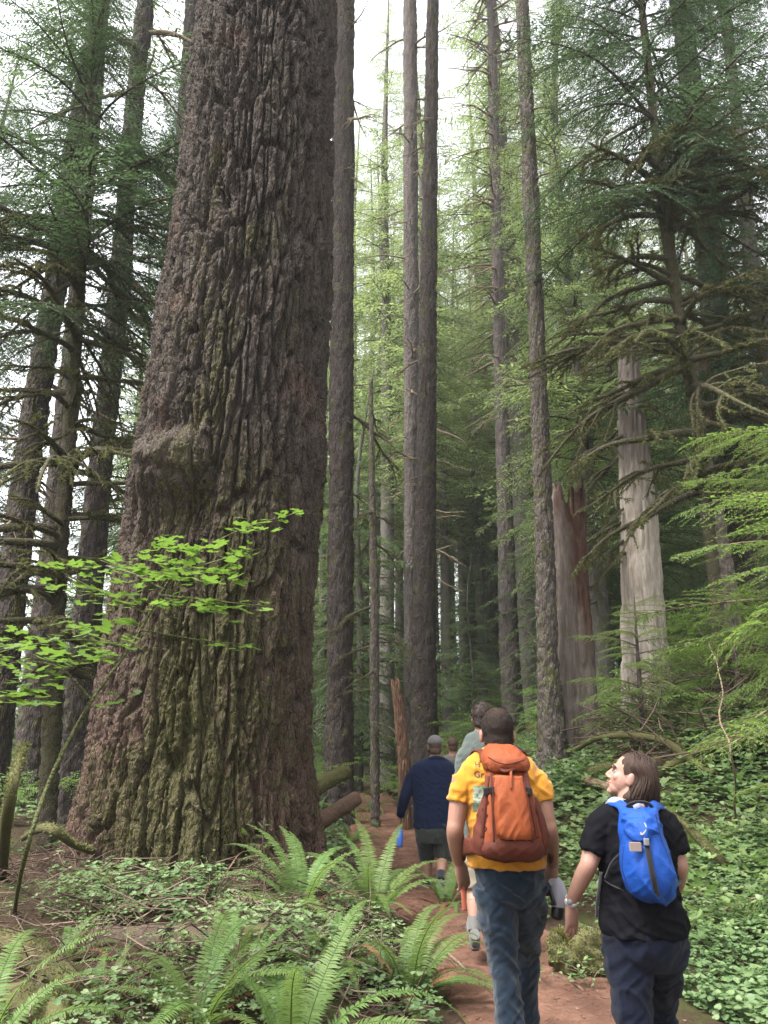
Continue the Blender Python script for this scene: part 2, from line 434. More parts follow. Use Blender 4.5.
def tufts(P, N, rng, lo, hi, wid=.45, sag=.35):
    """little three-sided blades standing on a surface"""
    n = len(P)
    D = N+rng.normal(0, .55, (n, 3)); D[:, 2] -= sag; D /= np.linalg.norm(D, axis=1)[:, None]
    S = np.cross(D, rng.normal(0, 1, (n, 3))); S /= np.linalg.norm(S, axis=1)[:, None]+1e-9
    L = rng.uniform(lo, hi, n)[:, None]
    A = P-N*.008
    V = np.stack([A-S*L*wid*.5, A+S*L*wid*.5, A+D*L*.6+S*L*wid*.5, A+D*L-S*L*wid*.1], 1)
    r = np.repeat(rng.random(n), 4)
    return V.reshape(-1, 3), np.arange(n*4).reshape(-1, 4), None, r

M_moss = leaf_mat('moss_green', [(.055, .058, .022), (.10, .102, .040), (.16, .16, .068)], .22, (.16, .17, .03), .9, .05)
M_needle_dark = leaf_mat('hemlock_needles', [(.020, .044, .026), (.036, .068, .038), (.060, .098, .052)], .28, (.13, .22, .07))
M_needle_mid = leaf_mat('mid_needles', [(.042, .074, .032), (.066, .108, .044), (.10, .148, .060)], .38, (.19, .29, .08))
M_needle_far = leaf_mat('lit_far_needles', [(.080, .112, .042), (.118, .158, .060), (.165, .208, .085)], .50, (.36, .46, .15))  # paler than the near needles: the far wood's light put into the colour
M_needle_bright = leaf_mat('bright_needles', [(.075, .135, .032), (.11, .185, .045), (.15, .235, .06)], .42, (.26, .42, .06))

# ------------------------------------------------------------------ conifer foliage
def spray(L, rng, k=1.0, droop=.35, rise=.05, wide=.42, fat=1.0):
    """one flat bough along +x: needle sprays as small diamonds, and its wood"""
    n2 = max(6, int(L*.9/(.085*k)))
    wood = MB()
    ts = np.linspace(0, 1, 9)
    A = np.stack([ts*L, .04*L*np.sin(ts*5+rng.random()*6)*ts, L*(rise*ts-droop*ts**2.1)], 1)
    wood.tube(A, np.linspace(.010+.006*L, .003, 9), 4)
    Vs, rs = [], []
    for q in range(n2):
        tq = .10+.90*(q+rng.random())/n2
        side = 1 if q % 2 else -1
        l2 = L*wide*(1-.72*tq)*min(1, tq*3.5+.25)*rng.uniform(.7, 1.15)
        a0 = np.array([np.interp(tq, ts, A[:, i]) for i in range(3)])
        ang = side*R(rng.uniform(42, 66)); dz = rng.uniform(-.38, -.02)
        d = np.array([math.cos(ang), math.sin(ang), dz])
        n3 = max(4, int(l2/(.030*k)))
        s = (np.arange(n3)+rng.random(n3)*.7)/n3
        B = a0+d*(s*l2)[:, None]; B[:, 2] -= l2*.25*s**2
        if l2 > .2: wood.tube(np.vstack([a0, a0+d*l2*.5-[0, 0, l2*.06], a0+d*l2-[0, 0, l2*.25]]), [.005, .003, .0015], 3, cap=False)
        sd = np.where(np.arange(n3) % 2, 1, -1)
        be = ang+sd*np.radians(rng.uniform(30, 62, n3))*np.where(s > .93, .15, 1)
        bl = (.105*k)*(1-.45*s)*rng.uniform(.65, 1.25, n3)
        D = np.stack([np.cos(be), np.sin(be), rng.normal(-.22, .20, n3)], 1)
        S = np.stack([-np.sin(be), np.cos(be), rng.normal(0, .35, n3)], 1)
        wd = bl*rng.uniform(.10, .17, n3)*fat
        V = np.stack([B, B+D*(bl*.42)[:, None]+S*wd[:, None], B+D*bl[:, None]-[0, 0, .012*k], B+D*(bl*.42)[:, None]-S*wd[:, None]], 1)
        Vs.append(V.reshape(-1, 3)); rs.append(np.repeat(np.clip(rng.normal(.5, .2, n3)+.12*(s-.5), 0, 1), 4))
    V = np.concatenate(Vs)
    return (V, np.concatenate(rs)), wood.arrays()

def spray_set(n, seed, k, L=2.0, **kw):
    rng = np.random.default_rng(seed); return [spray(L*rng.uniform(.85, 1.15), rng, k, **kw) for _ in range(n)]
SPR_NEAR = spray_set(5, 1, .72)
SPR_LUSH = spray_set(5, 6, .62, wide=.5, fat=1.35, droop=.30)
SPR_MID = spray_set(5, 2, 1.05)
SPR_FAR = spray_set(4, 3, 1.75)
SPR_VFAR = spray_set(4, 4, 4.0)

def place_sprays(sprays, base, az, pitch, sc, rng, leaf, wood, tw=.25):
    (V, r), (WV, WQ, WT, wr) = sprays[rng.integers(len(sprays))]
    e = Matrix.Rotation(az, 3, 'Z') @ Matrix.Rotation(-pitch, 3, 'Y') @ Matrix.Rotation(rng.normal(0, tw), 3, 'X')
    M = np.array(e)*sc
    V2 = V @ M.T + base; br = rng.normal(0, .13)
    leaf.add(V2, np.arange(len(V)).reshape(-1, 4), None, np.clip(r+br, 0, 1))
    if wood is not None: wood.add(WV @ M.T + base, WQ, WT)

def crown(sprays, z0, z1, n, Lbase, seed, axis=None, shape=1.0, arc=None, low=.55, wood=True, trunk_r=.0):
    """boughs in ragged tiers from z0 to z1; Lbase = bough length at the widest tier"""
    rng = np.random.default_rng(seed); leaf, wd = MB(), MB()
    for q in range(n):
        f = ((q+rng.random())/n)**1.0
        z = z0+(z1-z0)*f
        prof = min(1, low+f*2.2) * (1-f)**(.75*shape) + .06
        L = Lbase*prof*rng.uniform(.65, 1.2)
        az = rng.uniform(0, 2*np.pi) if arc is None else rng.uniform(*arc)
        b = np.array([0, 0, z]) if axis is None else np.array([np.interp(z, axis[:, 2], axis[:, 0]), np.interp(z, axis[:, 2], axis[:, 1]), z])
        b = b+[math.cos(az)*trunk_r, math.sin(az)*trunk_r, 0]
        pitch = R(rng.normal(-4+26*f, 9))
        place_sprays(sprays, b, az, pitch, L/2.0, rng, leaf, wd if wood else None)
    return leaf, wd

def trunk_np(axis, rad, nseg=28, rows=160, rough=.05, seed=0, stretch=1.0, flare=.25):
    """tapered bark-textured trunk along an axis polyline"""
    A = spline(axis, rows); zz = np.linspace(0, len(axis)-1, rows)
    r = np.interp(zz, np.arange(len(axis)), rad)
    h = A[:, 2]-A[0, 2]
    r = r*(1+flare*np.exp(-h/(r*1.6+.01)))
    th = np.arange(nseg)/nseg*2*np.pi
    TH, RR = np.meshgrid(th, r); Z = np.repeat(A[:, 2][:, None], nseg, 1)
    ux_, uy_ = np.cos(TH)*RR, np.sin(TH)*RR
    s = 1/np.maximum(r.mean(), .05)
    f1, f2, cid = voronoi(ux_*s*3.2+seed, uy_*s*3.2, Z*s*.55*stretch, seed)
    d = (sstep(0, .35, f2-f1)-.6)*rough+fbm(ux_*2, uy_*2, Z*.6, seed+3, 3)*rough*.8
    d += fbm(ux_*9, uy_*9, Z*5, seed+9, 3)*rough*.4
    lob = np.exp(-h/(r.max()*2.0))[:, None]*.16*np.cos(TH*5+seed)
    rr2 = RR*(1+lob)+d*np.minimum(1, RR/.15)
    V = np.stack([A[:, 0][:, None]+np.cos(TH)*rr2, A[:, 1][:, None]+np.sin(TH)*rr2, Z], -1)
    i = np.arange(rows-1)[:, None]*nseg; j = np.arange(nseg)[None, :]
    Q = np.stack([i+j, i+(j+1) % nseg, i+nseg+(j+1) % nseg, i+nseg+j], -1).reshape(-1, 4)
    return V.reshape(-1, 3), Q

# dead, mossy boughs: a few shared meshes
def dead_branch(L, rng, moss=1.0, droop=.4, sub=6, thick=1.0):
    mb = MB(); mo = MB()
    ts = np.linspace(0, 1, 14)
    def arm(p0, d, L, r0, dr, lvl):
        t_ = np.linspace(0, 1, 12)
        side = np.array([-d[1], d[0], 0]); ph = rng.random()*6
        P = p0+d*(t_*L)[:, None]+side*(.05*L*np.sin(t_*4+ph)*t_)[:, None]
        P[:, 2] += L*(.10*t_-dr*t_**1.8)+.02*L*np.sin(t_*9+ph)
        rr = r0*(1-.8*t_)*(1+.35*np.abs(np.sin(t_*13+ph)))
        mb.tube(P, rr, 6 if lvl == 0 else 4)
        n = int(L*260*moss)
        if n:
            u = rng.random(n)*.97; Q = np.stack([np.interp(u, t_, P[:, i]) for i in range(3)], 1)
            N = rng.normal(0, 1, (n, 3)); N /= np.linalg.norm(N, axis=1)[:, None]
            mo.add(*tufts(Q+N*np.interp(u, t_, rr)[:, None], N, rng, .010, .048, .30, 1.1))
        if lvl < 2:
            for q in range(sub if lvl == 0 else 3):
                f = rng.uniform(.25, .92); k = np.array([np.interp(f, t_, P[:, i]) for i in range(3)])
                a = (1 if q % 2 else -1)*R(rng.uniform(28, 60))
                d2 = np.array([d[0]*math.cos(a)-d[1]*math.sin(a), d[0]*math.sin(a)+d[1]*math.cos(a), d[2]+rng.uniform(-.35, .05)])
                arm(k, d2, L*(1-f*.6)*rng.uniform(.3, .5), r0*(1-.75*f)*.62, dr*1.1, lvl+1)
    arm(np.zeros(3), np.array([1., 0, 0]), L, (.013+.011*L)*thick, droop, 0)
    return mb, mo
rngb = np.random.default_rng(77)
DEAD = []
for k in range(6):
    w_, m_ = dead_branch(2.0*rngb.uniform(.85, 1.15), rngb, 2.2, rngb.uniform(.25, .6), 7, 1.35)
    DEAD.append((w_.mesh('mossy_branch', M_moss_branch), m_.mesh('branch_moss', M_moss, False)))
THIN = []
for k in range(5):
    w_, m_ = dead_branch(1.4*rngb.uniform(.8, 1.2), rngb, .25, rngb.uniform(.15, .5), 5)
    V1, Q1, T1, r1 = w_.arrays(); THIN.append(w_.mesh('dead_twig_branch', M_branch_brown))

def add_dead(root, base, az, pitch, sc, rng, thin=False, name='branch'):
    if thin:
        o = link(name, THIN[rng.integers(len(THIN))], root)
    else:
        w_, m_ = DEAD[rng.integers(len(DEAD))]
        o = link(name, w_, root); link('moss', m_, o)['kind'] = 'stuff'
    o.location = base; o.rotation_euler = (rng.normal(0, .3), -pitch, az); o.scale = (sc,)*3
    return o

def px_axis(pts, Y, base_z=None):
    """pixel waypoints bottom-up -> world axis and radii.  pts: (px, py, width px)"""
    A, r = [], []
    for px, py, wpx in pts:
        p = at(px, py, Y); q = at(px+wpx, py, Y); A.append(p); r.append((q[0]-p[0])/2)
    return np.array(A), np.array(r)

def solo_tree(name, label, pts, Y, mat, top=38, crown_from=None, crown_mesh=None, rough=.04, seed=0, nseg=40, rows=420, cat='tree', group=None, stretch=1.0, flare=.25):
    A, r = px_axis(pts, Y)
    gz = gs(A[0][0], Y)
    if A[0][2] > gz-.1:
        d = (A[0]-A[1])/max(.01, (A[1]-A[0])[2]); A = np.vstack([A[0]+d*(A[0][2]-gz+.25), A]); r = np.append(r[0], r)
    base = np.array([A[0][0], Y, gz])
    if top > A[-1][2]:
        d = (A[-1]-A[-2])/(A[-1]-A[-2])[2]; e = A[-1]+d*(top-A[-1][2])
        m = (A[-1]+e)/2; A = np.vstack([A, m, e]); r = np.append(r, [r[-1]*.62, .05])
    root = empty(name, base, 0, label, cat, group)
    A = A-base
    V, Q = trunk_np(A, r, nseg, rows, rough, seed, stretch, flare)
    link('trunk', mesh_np(name+'_trunk', V, Q, None, mat), root)
    return root, A, r
def axis_at(A, z): return np.array([np.interp(z, A[:, 2], A[:, 0]), np.interp(z, A[:, 2], A[:, 1]), z])
giant()
rng = np.random.default_rng(2024)
# crown meshes shared by the tall firs, whose crowns start above the picture
def crown_meshes(nm, sprays, z0, z1, n, Lb, seed, mat, shape=1.0, low=.55):
    lf, wd = crown(sprays, z0, z1, n, Lb, seed, shape=shape, low=low)
    return lf.mesh(nm, mat, False), wd.mesh(nm+'_limb', M_far_bark)
HIGH = [crown_meshes('high_crown', SPR_FAR, 0, 13, 42, 3.4, 500+k, M_needle_mid) for k in range(2)]
def high_crown(root, A, z):
    lf, wd = HIGH[int(rng.integers(2))]
    b = axis_at(A, z); o = link('crown', lf, root, b); l = link('limb', wd, o)
    o.rotation_euler = (0, 0, rng.uniform(0, 6)); o.scale = (1, 1, (A[-1][2]-z)/13)

def thin_branches(root, A, r, zlo, zhi, n, sc=(.5, 1.2), stubs=22):
    for _ in range(stubs):
        z = rng.uniform(1.5, zhi); az = rng.uniform(0, 2*np.pi); add_dead(root, axis_at(A, z), az, R(rng.uniform(-30, 10)), rng.uniform(.18, .42), rng, thin=True)
    for _ in range(n):
        z = rng.uniform(zlo, zhi); az = rng.uniform(0, 2*np.pi); b = axis_at(A, z)
        add_dead(root, b, az, R(rng.uniform(-25, 15)), rng.uniform(*sc), rng, thin=True)

# tall firs along the path -------------------------------------------
T1, A, r = solo_tree('fir_tree', 'straight dark furrowed trunk standing just right of the giant trunk', [(338, 800, 30), (340, 700, 26), (341, 500, 25), (342, 300, 23), (345, 0, 19)], 16, M_fir_dark, 42, seed=3)
thin_branches(T1, A, r, 6, 20, 14); high_crown(T1, A, 25)
T2, A, r = solo_tree('fir_tree', 'thickest mid-distance trunk, rising directly behind the man in the grey cap', [(425, 760, 28), (424, 640, 24), (426, 480, 20), (429, 250, 16), (433, 0, 11)], 19, M_fir_dark, 44, seed=5, flare=.1)
thin_branches(T2, A, r, 8, 22, 10); high_crown(T2, A, 28)
T3, A, r = solo_tree('fir_tree', 'pale grey trunk close behind the left of the thick central trunk', [(412, 760, 17), (412, 500, 15), (411, 250, 14.5), (410, 0, 13)], 24, M_fir, 46, seed=7)
thin_branches(T3, A, r, 6, 28, 50, (.6, 1.4)); high_crown(T3, A, 33)
T4, A, r = solo_tree('fir_tree', 'slender grey trunk, topmost section very thin, behind the two leading hikers', [(513, 730, 22), (508, 600, 18), (503, 450, 14), (497, 250, 11), (491, 0, 8)], 25, M_fir, 46, seed=9)

thin_branches(T4, A, r, 10, 31, 80, (.7, 1.6)); high_crown(T4, A, 34)
T5, A, r = solo_tree('fir_tree', 'tall grey lichen-flecked trunk leaning against the left of the rotten snag', [(553, 755, 30), (548, 650, 21), (543, 500, 18), (535, 300, 16), (529, 150, 14.5), (522, 0, 13)], 14, M_fir_mossy, 40, seed=11)
thin_branches(T5, A, r, 9, 18, 8, (.4, .8)); high_crown(T5, A, 23)
T6, A, r = solo_tree('fir_tree', 'very thin mossy trunk with bare hooked branches between two larger trunks', [(375, 790, 10), (374, 600, 9), (372, 480, 7), (371, 380, 4)], 15.5, M_fir_mossy, 8.8, seed=13, nseg=16, rows=160)
for _ in range(16):
    z = rng.uniform(1.5, 8.5); add_dead(T6, axis_at(A, z), rng.uniform(0, 6.28), R(rng.uniform(-20, 10)), rng.uniform(.3, .65), rng)

# right-hand group ----------------------------------------------------
TR, A, r = solo_tree('fir_tree', 'big dark conifer on the right bank with a red rotten scar on its trunk', [(742, 590, 34), (737, 520, 31), (722, 380, 27), (708, 240, 24), (694, 110, 21), (680, 0, 19)], 17, M_fir_dark, 40, seed=15)
thin_branches(TR, A, r, 8, 20, 18, (.8, 1.6)); high_crown(TR, A, 24)
p = at(708, 385, 16.6); b = np.array(TR.location)
M_rot = bark_mat('red_rot', (.08, .026, .017), (.15, .055, .036), (.05, .02, .015), 0, stretch=.15, scale=14)
t_ = np.linspace(0, 1, 18); P = np.array([at(701+10*k, 330+110*k, 16.63) for k in t_])-b
mb = MB(); mb.tube(P, np.stack([.16*np.sin(t_*3.1+.02)+.01, .10*np.sin(t_*3.1+.02)+.01], 1), 10); mb.obj('scar', M_rot, TR)
TP, A, r = solo_tree('fir_tree', 'pale stripped trunk leaning at the left foot of the scarred conifer', [(728, 590, 17), (718, 530, 15), (707, 470, 13), (697, 400, 10), (690, 340, 8)], 15.6, bark_mat('pale_bark', (.11, .088, .072), (.19, .16, .135), (.10, .07, .055), .18, stretch=.12), 8.6, seed=17)

MK, A, r = solo_tree('mossy_hemlock', 'slim hemlock with tangled drooping moss-hung branches on the right bank', [(712, 560, 13), (697, 420, 13), (680, 320, 12), (665, 220, 10), (654, 120, 8), (641, 0, 6)], 12, M_moss_branch, 19.5, seed=19, nseg=20)
for q in range(56):
    py_q = rng.uniform(165, 500); z = at(680, py_q, 12)[2]-MK.location[2]
    az = R(rng.choice([rng.uniform(150, 300), rng.uniform(-60, 60)], p=[.72, .28]))
    add_dead(MK, axis_at(A, z), az, R(rng.uniform(-14, 20)), rng.uniform(.8, 1.35), rng)
lf, wd = crown(SPR_NEAR, 8.8, 19.3, 145, 3.4, 61, axis=A, low=.9, shape=.8)
o = lf.obj('crown', M_needle_dark, MK, False); wd.obj('limb', M_moss_branch, o)

def snag(name, label, pts, Y, ztop, seed, mats, jag=.5):
    A, r = px_axis(pts, Y); gz = gs(A[0][0], Y)
    if A[0][2] > gz-.1: A = np.vstack([[A[0][0], Y, gz-.3], A]); r = np.append(r[0]*1.05, r)
    base = np.array([A[0][0], Y, gz]); A = A-base
    V, Q = trunk_np(A, r, 72, 300, .045, seed, .6, .12)
    V = V.reshape(300, 72, 3)
    th = np.arange(72)/72*2*np.pi
    cut = A[-1][2]-jag*(.5+.5*vnoise(np.cos(th)*2.2, np.sin(th)*2.2, 0, seed))-jag*.35*(.5+.5*vnoise(np.cos(th)*8, np.sin(th)*8, 0, seed+1))
    V[..., 2] = np.minimum(V[..., 2], cut[None, :])
    # hollow, splintered top
    inner = V[-1].copy(); cen = inner.mean(0); inn2 = cen+(inner-cen)*.55; inn2[:, 2] = cut.min()-.15
    allV = np.vstack([V.reshape(-1, 3), inn2, [cen[0], cen[1], cut.min()-.25]])
    n0 = 300*72; j = np.arange(72); j2 = (j+1) % 72
    Q2 = np.stack([n0-72+j, n0-72+j2, n0+j2, n0+j], 1); T = np.stack([n0+j, n0+j2, np.full(72, n0+72)], 1)
    root = empty(name, base, 0, label, 'dead tree')
    link('trunk', mesh_np(name, allV, np.vstack([Q, Q2]), T, mats), root)
    return root, A, r
t = NT('snag_wood'); v = t.coord((1, 1, .08)); w = t.coord()
n1 = t.noise(v, 16, 6, .7, .4); n2 = t.noise(t.coord((1, 1, .3)), 2.4, 5, .65)
sx = t.n('SeparateXYZ'); t.l(w, sx.inputs[0])
c = t.mix(t.ramp(n1, [(.3, 0), (.7, 1)]), (.075, .056, .046), (.19, .155, .135))
red = t.ramp(t.math('ADD', t.math('ADD', n2, t.math('MULTIPLY', sx.outputs[0], .9)), t.math('MULTIPLY', sx.outputs[2], .045)), [(.58, 0), (.76, 1)])
red2 = t.math('MULTIPLY', red, t.ramp(t.math('MULTIPLY', sx.outputs[2], .2), [(.28, 0), (.5, 1)]))
c = t.mix(red2, c, t.mix(n1, (.034, .018, .014), (.105, .050, .036)))
c = t.mix(t.math('MULTIPLY', t.ramp(t.noise(w, 3, 5, .7), [(.56, 0), (.66, 1)]), .6), c, (.10, .10, .05))
M_snag = t.done(t.pbsdf(c, .9, t.bump(n1, .9, .05), spec=.12))
SN, A, r = snag('broken_snag', 'rotten broken snag with jagged splintered top and red decayed wood', [(577, 752, 62), (573, 700, 48), (571, 600, 37), (569, 520, 31), (567, 455, 27)], 14.6, 0, 23, M_snag, 1.3)
t = NT('bleached_wood'); v = t.coord((1, 1, .07)); w = t.coord()
n1 = t.noise(v, 18, 6, .7, .5); n2 = t.noise(t.coord((1, 1, .2)), 3, 5, .65)
c = t.mix(t.ramp(n1, [(.3, 0), (.7, 1)]), (.25, .20, .16), (.50, .44, .375))
c = t.mix(t.math('MULTIPLY', t.ramp(n2, [(.55, 0), (.68, 1)]), .6), c, (.13, .09, .07))
sz = t.n('SeparateXYZ'); t.l(w, sz.inputs[0])
c = t.mix(t.ramp(t.math('ADD', t.math('MULTIPLY', sz.outputs[2], .1), t.math('MULTIPLY', n2, .35)), [(.60, 0), (.70, 1)]), c, t.mix(n1, (.085, .066, .056), (.19, .16, .14)))
M_bleach = t.done(t.pbsdf(c, .85, t.bump(n1, .8, .04), spec=.15))
WS, A, r = snag('bleached_snag', 'bleached bare white snag standing behind the drooping mossy branches', [(645, 640, 44), (640, 540, 36), (633, 440, 28), (629, 370, 21), (627, 325, 16)], 15.5, 0, 29, M_bleach, .8)
for zz_ in np.linspace(3.2, 7.0, 13):
    add_dead(WS, axis_at(A, zz_), rng.uniform(2.2, 5.6), R(-15), rng.uniform(.4, .95), rng)
TT, A, r = snag('leaning_snag', 'short thin reddish snag leaning beside the grey cap man', [(405, 785, 12), (402, 740, 11), (397, 690, 9), (394, 676, 7)], 15, 0, 31, bark_mat('red_snag_bark', (.075, .042, .03), (.125, .075, .05), (.16, .07, .042), .15), .15)

# left-hand group -----------------------------------------------------
LA, A, r = solo_tree('fir_tree', 'dark leaning trunk at the far left edge of the picture', [(8, 640, 27), (28, 460, 25), (58, 270, 22), (80, 120, 18), (100, 0, 16)], 12.5, M_fir_dark, 36, seed=33)
high_crown(LA, A, 21); thin_branches(LA, A, r, 4, 14, 10, (.6, 1.4))
LB, A, r = solo_tree('fir_tree', 'dark trunk seen just left of the giant trunk at head height', [(84, 660, 27), (97, 500, 24), (118, 300, 20), (133, 120, 17), (146, 0, 15)], 13.5, M_fir_dark, 38, seed=35)
high_crown(LB, A, 22); thin_branches(LB, A, r, 9, 17, 18, (1., 2.0))
LC, A, r = solo_tree('mossy_hemlock', 'slim leftmost hemlock with bare level moss-coated branches', [(52, 720, 17), (60, 560, 15), (72, 400, 12), (84, 220, 9), (92, 60, 6)], 10.2, M_moss_branch, 15.5, seed=37, nseg=24)
for q in range(64):
    py_q = rng.uniform(220, 700); z = at(70, py_q, 10.2)[2]-LC.location[2]
    add_dead(LC, axis_at(A, z), rng.uniform(0, 6.28), R(rng.uniform(-5, 20)), rng.uniform(.6, 1.15), rng)
lf, wd = crown(SPR_NEAR, 7.0, 15.3, 115, 3.2, 62, axis=A, low=.8, shape=.8)
o = lf.obj('crown', M_needle_dark, LC, False); wd.obj('limb', M_moss_branch, o)
LD, A, r = solo_tree('fir_tree', 'trunk peeping out behind the upper left edge of the giant trunk', [(168, 600, 24), (175, 300, 21), (183, 180, 19), (194, 0, 16)], 16, M_fir_dark, 40, seed=39)
high_crown(LD, A, 24)
LE, A, r = solo_tree('fir_tree', 'bushy old trunk low in the dark left corner behind the maple leaves', [(30, 760, 30), (42, 640, 25), (50, 560, 21)], 15.5, M_fir_dark, 26, seed=41)
high_crown(LE, A, 17)

# forest trees with their own crowns: shared kinds ----------------------
def kind(nm, h, tr, z0, n, Lb, spr, seed, mat, dead=0, low=.5, shape=1.0, bark=M_far_bark):
    rg = np.random.default_rng(seed)
    A = np.array([[0, 0, -.4], [rg.normal(0, .1), rg.normal(0, .1), h*.35], [rg.normal(0, .25), rg.normal(0, .25), h*.7], [rg.normal(0, .3), rg.normal(0, .3), h]])
    V, Q = trunk_np(A, [tr, tr*.78, tr*.45, .02], 20, 120, .03, seed)
    lf, wd = crown(spr, z0, h*.985, n, Lb, seed, axis=A, low=low, shape=shape)
    if dead:
        for _ in range(dead):
            z = rg.uniform(1.0, max(z0*1.2, 2)); b = axis_at(A, z); w_, m_ = dead_branch(rg.uniform(.8, 2.0), rg, .0, rg.uniform(.2, .6), 4)
            V2, Q2, T2, r2 = w_.arrays(); a = rg.uniform(0, 6.28); wd.add(rotz(V2, a)+b, Q2, T2)
    return mesh_np(nm+'_trunk', V, Q, None, bark), lf.mesh(nm+'_crown', mat, False), wd.mesh(nm+'_limb', M_moss_branch)
YOUNG = [kind('young_hemlock', 11, .12, .8, 170, 2.5, SPR_MID, 200+k, M_needle_mid, 0, .8) for k in range(3)]
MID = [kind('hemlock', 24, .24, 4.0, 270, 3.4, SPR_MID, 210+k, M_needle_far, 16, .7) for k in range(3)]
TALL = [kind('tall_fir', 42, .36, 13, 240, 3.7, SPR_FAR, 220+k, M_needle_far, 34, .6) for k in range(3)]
def plant(kinds, x, y, sc, label, group, name, cat='tree'):
    tr, lf, wd = kinds[int(rng.integers(len(kinds)))]
    root = empty(name, (x, y, gs(x, y)-.05), rng.uniform(0, 6.28), label, cat, group); root.scale = (sc,)*3
    link('trunk', tr, root); o = link('crown', lf, root); link('limb', wd, o); return root
def plant_px(kinds, px, Y, sc, label, group, name):
    return plant(kinds, at(px, 600, Y)[0], Y, sc, label, group, name)
MIDN = [kind('near_hemlock', 24, .24, 4.0, 260, 3.4, SPR_MID, 240+k, M_needle_dark, 16, .7) for k in range(2)]
# named neighbours (own labels)
plant_px(MID, 600, 19, 1.0, 'dense hemlock filling the gap above and right of the rotten snag', None, 'hemlock')
plant_px(MIDN, 800, 15, .95, 'hemlock at the right edge with branches reaching in over the bank', None, 'hemlock')
plant_px(MIDN, -70, 17.5, .85, 'dark hemlock at the upper left corner of the picture', None, 'hemlock')
plant_px(MIDN, 150, 18, .9, 'hemlock whose boughs show between the left trunks and the giant', None, 'hemlock')
plant_px(YOUNG, 655, 20, 1.1, 'young hemlock behind the bleached white snag', None, 'young_hemlock')
plant_px(YOUNG, 470, 30, .7, 'young hemlock behind the head of the tallest hiker', None, 'young_hemlock')
plant_px(YOUNG, 585, 24, 1.2, 'young hemlock directly behind the rotten snag', None, 'young_hemlock')
plant_px(YOUNG, 360, 25, 1.3, 'young hemlock between the two dark trunks right of the giant', None, 'young_hemlock')
plant_px(TALL, 386, 31, .95, 'pale slim fir with foliage showing between the dark trunks left of the sky gap', None, 'tall_fir')
plant_px(TALL, 462, 44, .8, 'fir standing alone in the bright sky gap', None, 'tall_fir')
plant_px(TALL, 480, 38, .62, 'shorter fir in the sky gap beside the slender grey trunk', None, 'tall_fir')
plant_px(TALL, 445, 36, .7, 'pale slim conifer rising just right of the thick central trunk', None, 'tall_fir')
plant_px(TALL, 525, 30, .75, 'pale conifer between the slender grey trunk and the lichen-flecked trunk', None, 'hemlock')
for k_, (px_, Y_, sc_) in enumerate(((352, 40, .9), (366, 46, 1.0), (398, 52, .95), (420, 48, .85), (452, 58, .85), (474, 62, .9), (486, 50, .75), (508, 42, .95), (522, 55, 1.0), (538, 47, .9), (436, 66, .8), (464, 70, .85), (380, 36, .8), (428, 40, .7), (448, 46, .72), (470, 50, .8), (495, 58, 1.0), (515, 36, .75), (345, 34, .8))):
    plant_px(TALL, px_, Y_, sc_, 'pale lacy conifer filling the bright gap between the central trunks', 'pale conifers in the central gap', 'pale_conifer')
# the rest of the wood
taken = []
def scatter(n, y0, y1, kinds, sc, label, group, name, gap, pxr=(-140, 900), avoid=()):
    c = 0; tries = 0
    while c < n and tries < 6000:
        tries += 1
        Y = math.sqrt(rng.uniform(y0**2, y1**2)); px = rng.uniform(*pxr)
        if any(a < px < b for a, b in avoid): continue
        x = at(px, 600, Y)[0]
        if any((x-a)**2+(Y-b)**2 < gap**2 for a, b in taken) or abs(x-path_x(Y)) < 1.5: continue
        taken.append((x, Y)); c += 1
        plant(kinds, x, Y, rng.uniform(*sc), label, group, name)
scatter(20, 22, 36, YOUNG, (.7, 1.2), 'young hemlock of the pale green understory behind the near trunks', 'young hemlocks in the understory', 'young_hemlock', 2.6, avoid=((400, 560),))
scatter(22, 26, 48, MID, (.8, 1.15), 'mid-height hemlock standing among the far trunks', 'hemlocks among the far trunks', 'hemlock', 3.0, avoid=((385, 570), (-60, 90)))
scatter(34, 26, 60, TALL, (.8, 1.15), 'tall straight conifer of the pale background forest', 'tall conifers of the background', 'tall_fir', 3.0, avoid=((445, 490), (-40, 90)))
scatter(4, 40, 56, YOUNG, (1.0, 2.0), 'far young hemlock below the bright gap of sky', 'far hemlocks below the sky gap', 'young_hemlock', 2.6, pxr=(340, 560))

# far wood as one mass
lf, wd = MB(), MB(); rg = np.random.default_rng(9)
for q in range(190):
    Y = rg.uniform(58, 150); px = rg.uniform(-160, 930); x = at(px, 600, Y)[0]; h = rg.uniform(22, 44)
    if 385 < px < 545:
        if Y < 78: continue
        h = min(h, .40*Y)
    if -60 < px < 120 and rg.random() < .6: continue
    z = gs(x, Y)
    A_ = np.array([[x, Y, z-.5], [x, Y, z+h]])
    V, Q, T = tube(spline(A_, 5), np.linspace(.42, .03, 5), 7); wd.add(V, Q, T)
    for b in range(46):
        f = (b+rg.random())/46
        if 385 < px < 545 and f < .42: continue
        zz_ = z+1+(h-1)*f; L = 5.2*(1-f)**.7*rg.uniform(.6, 1.1)+.4
        place_sprays(SPR_VFAR, np.array([x, Y, zz_]), rg.uniform(0, 6.28), R(rg.normal(-2, 9)), L/2, rg, lf, None)
wo = wd.mesh('far_trunks', M_far_bark)
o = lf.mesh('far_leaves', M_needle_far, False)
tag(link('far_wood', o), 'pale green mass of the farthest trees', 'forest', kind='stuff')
tag(link('far_wood_trunk_mass', wo), 'grey stems of the farthest trees', 'forest', kind='stuff')
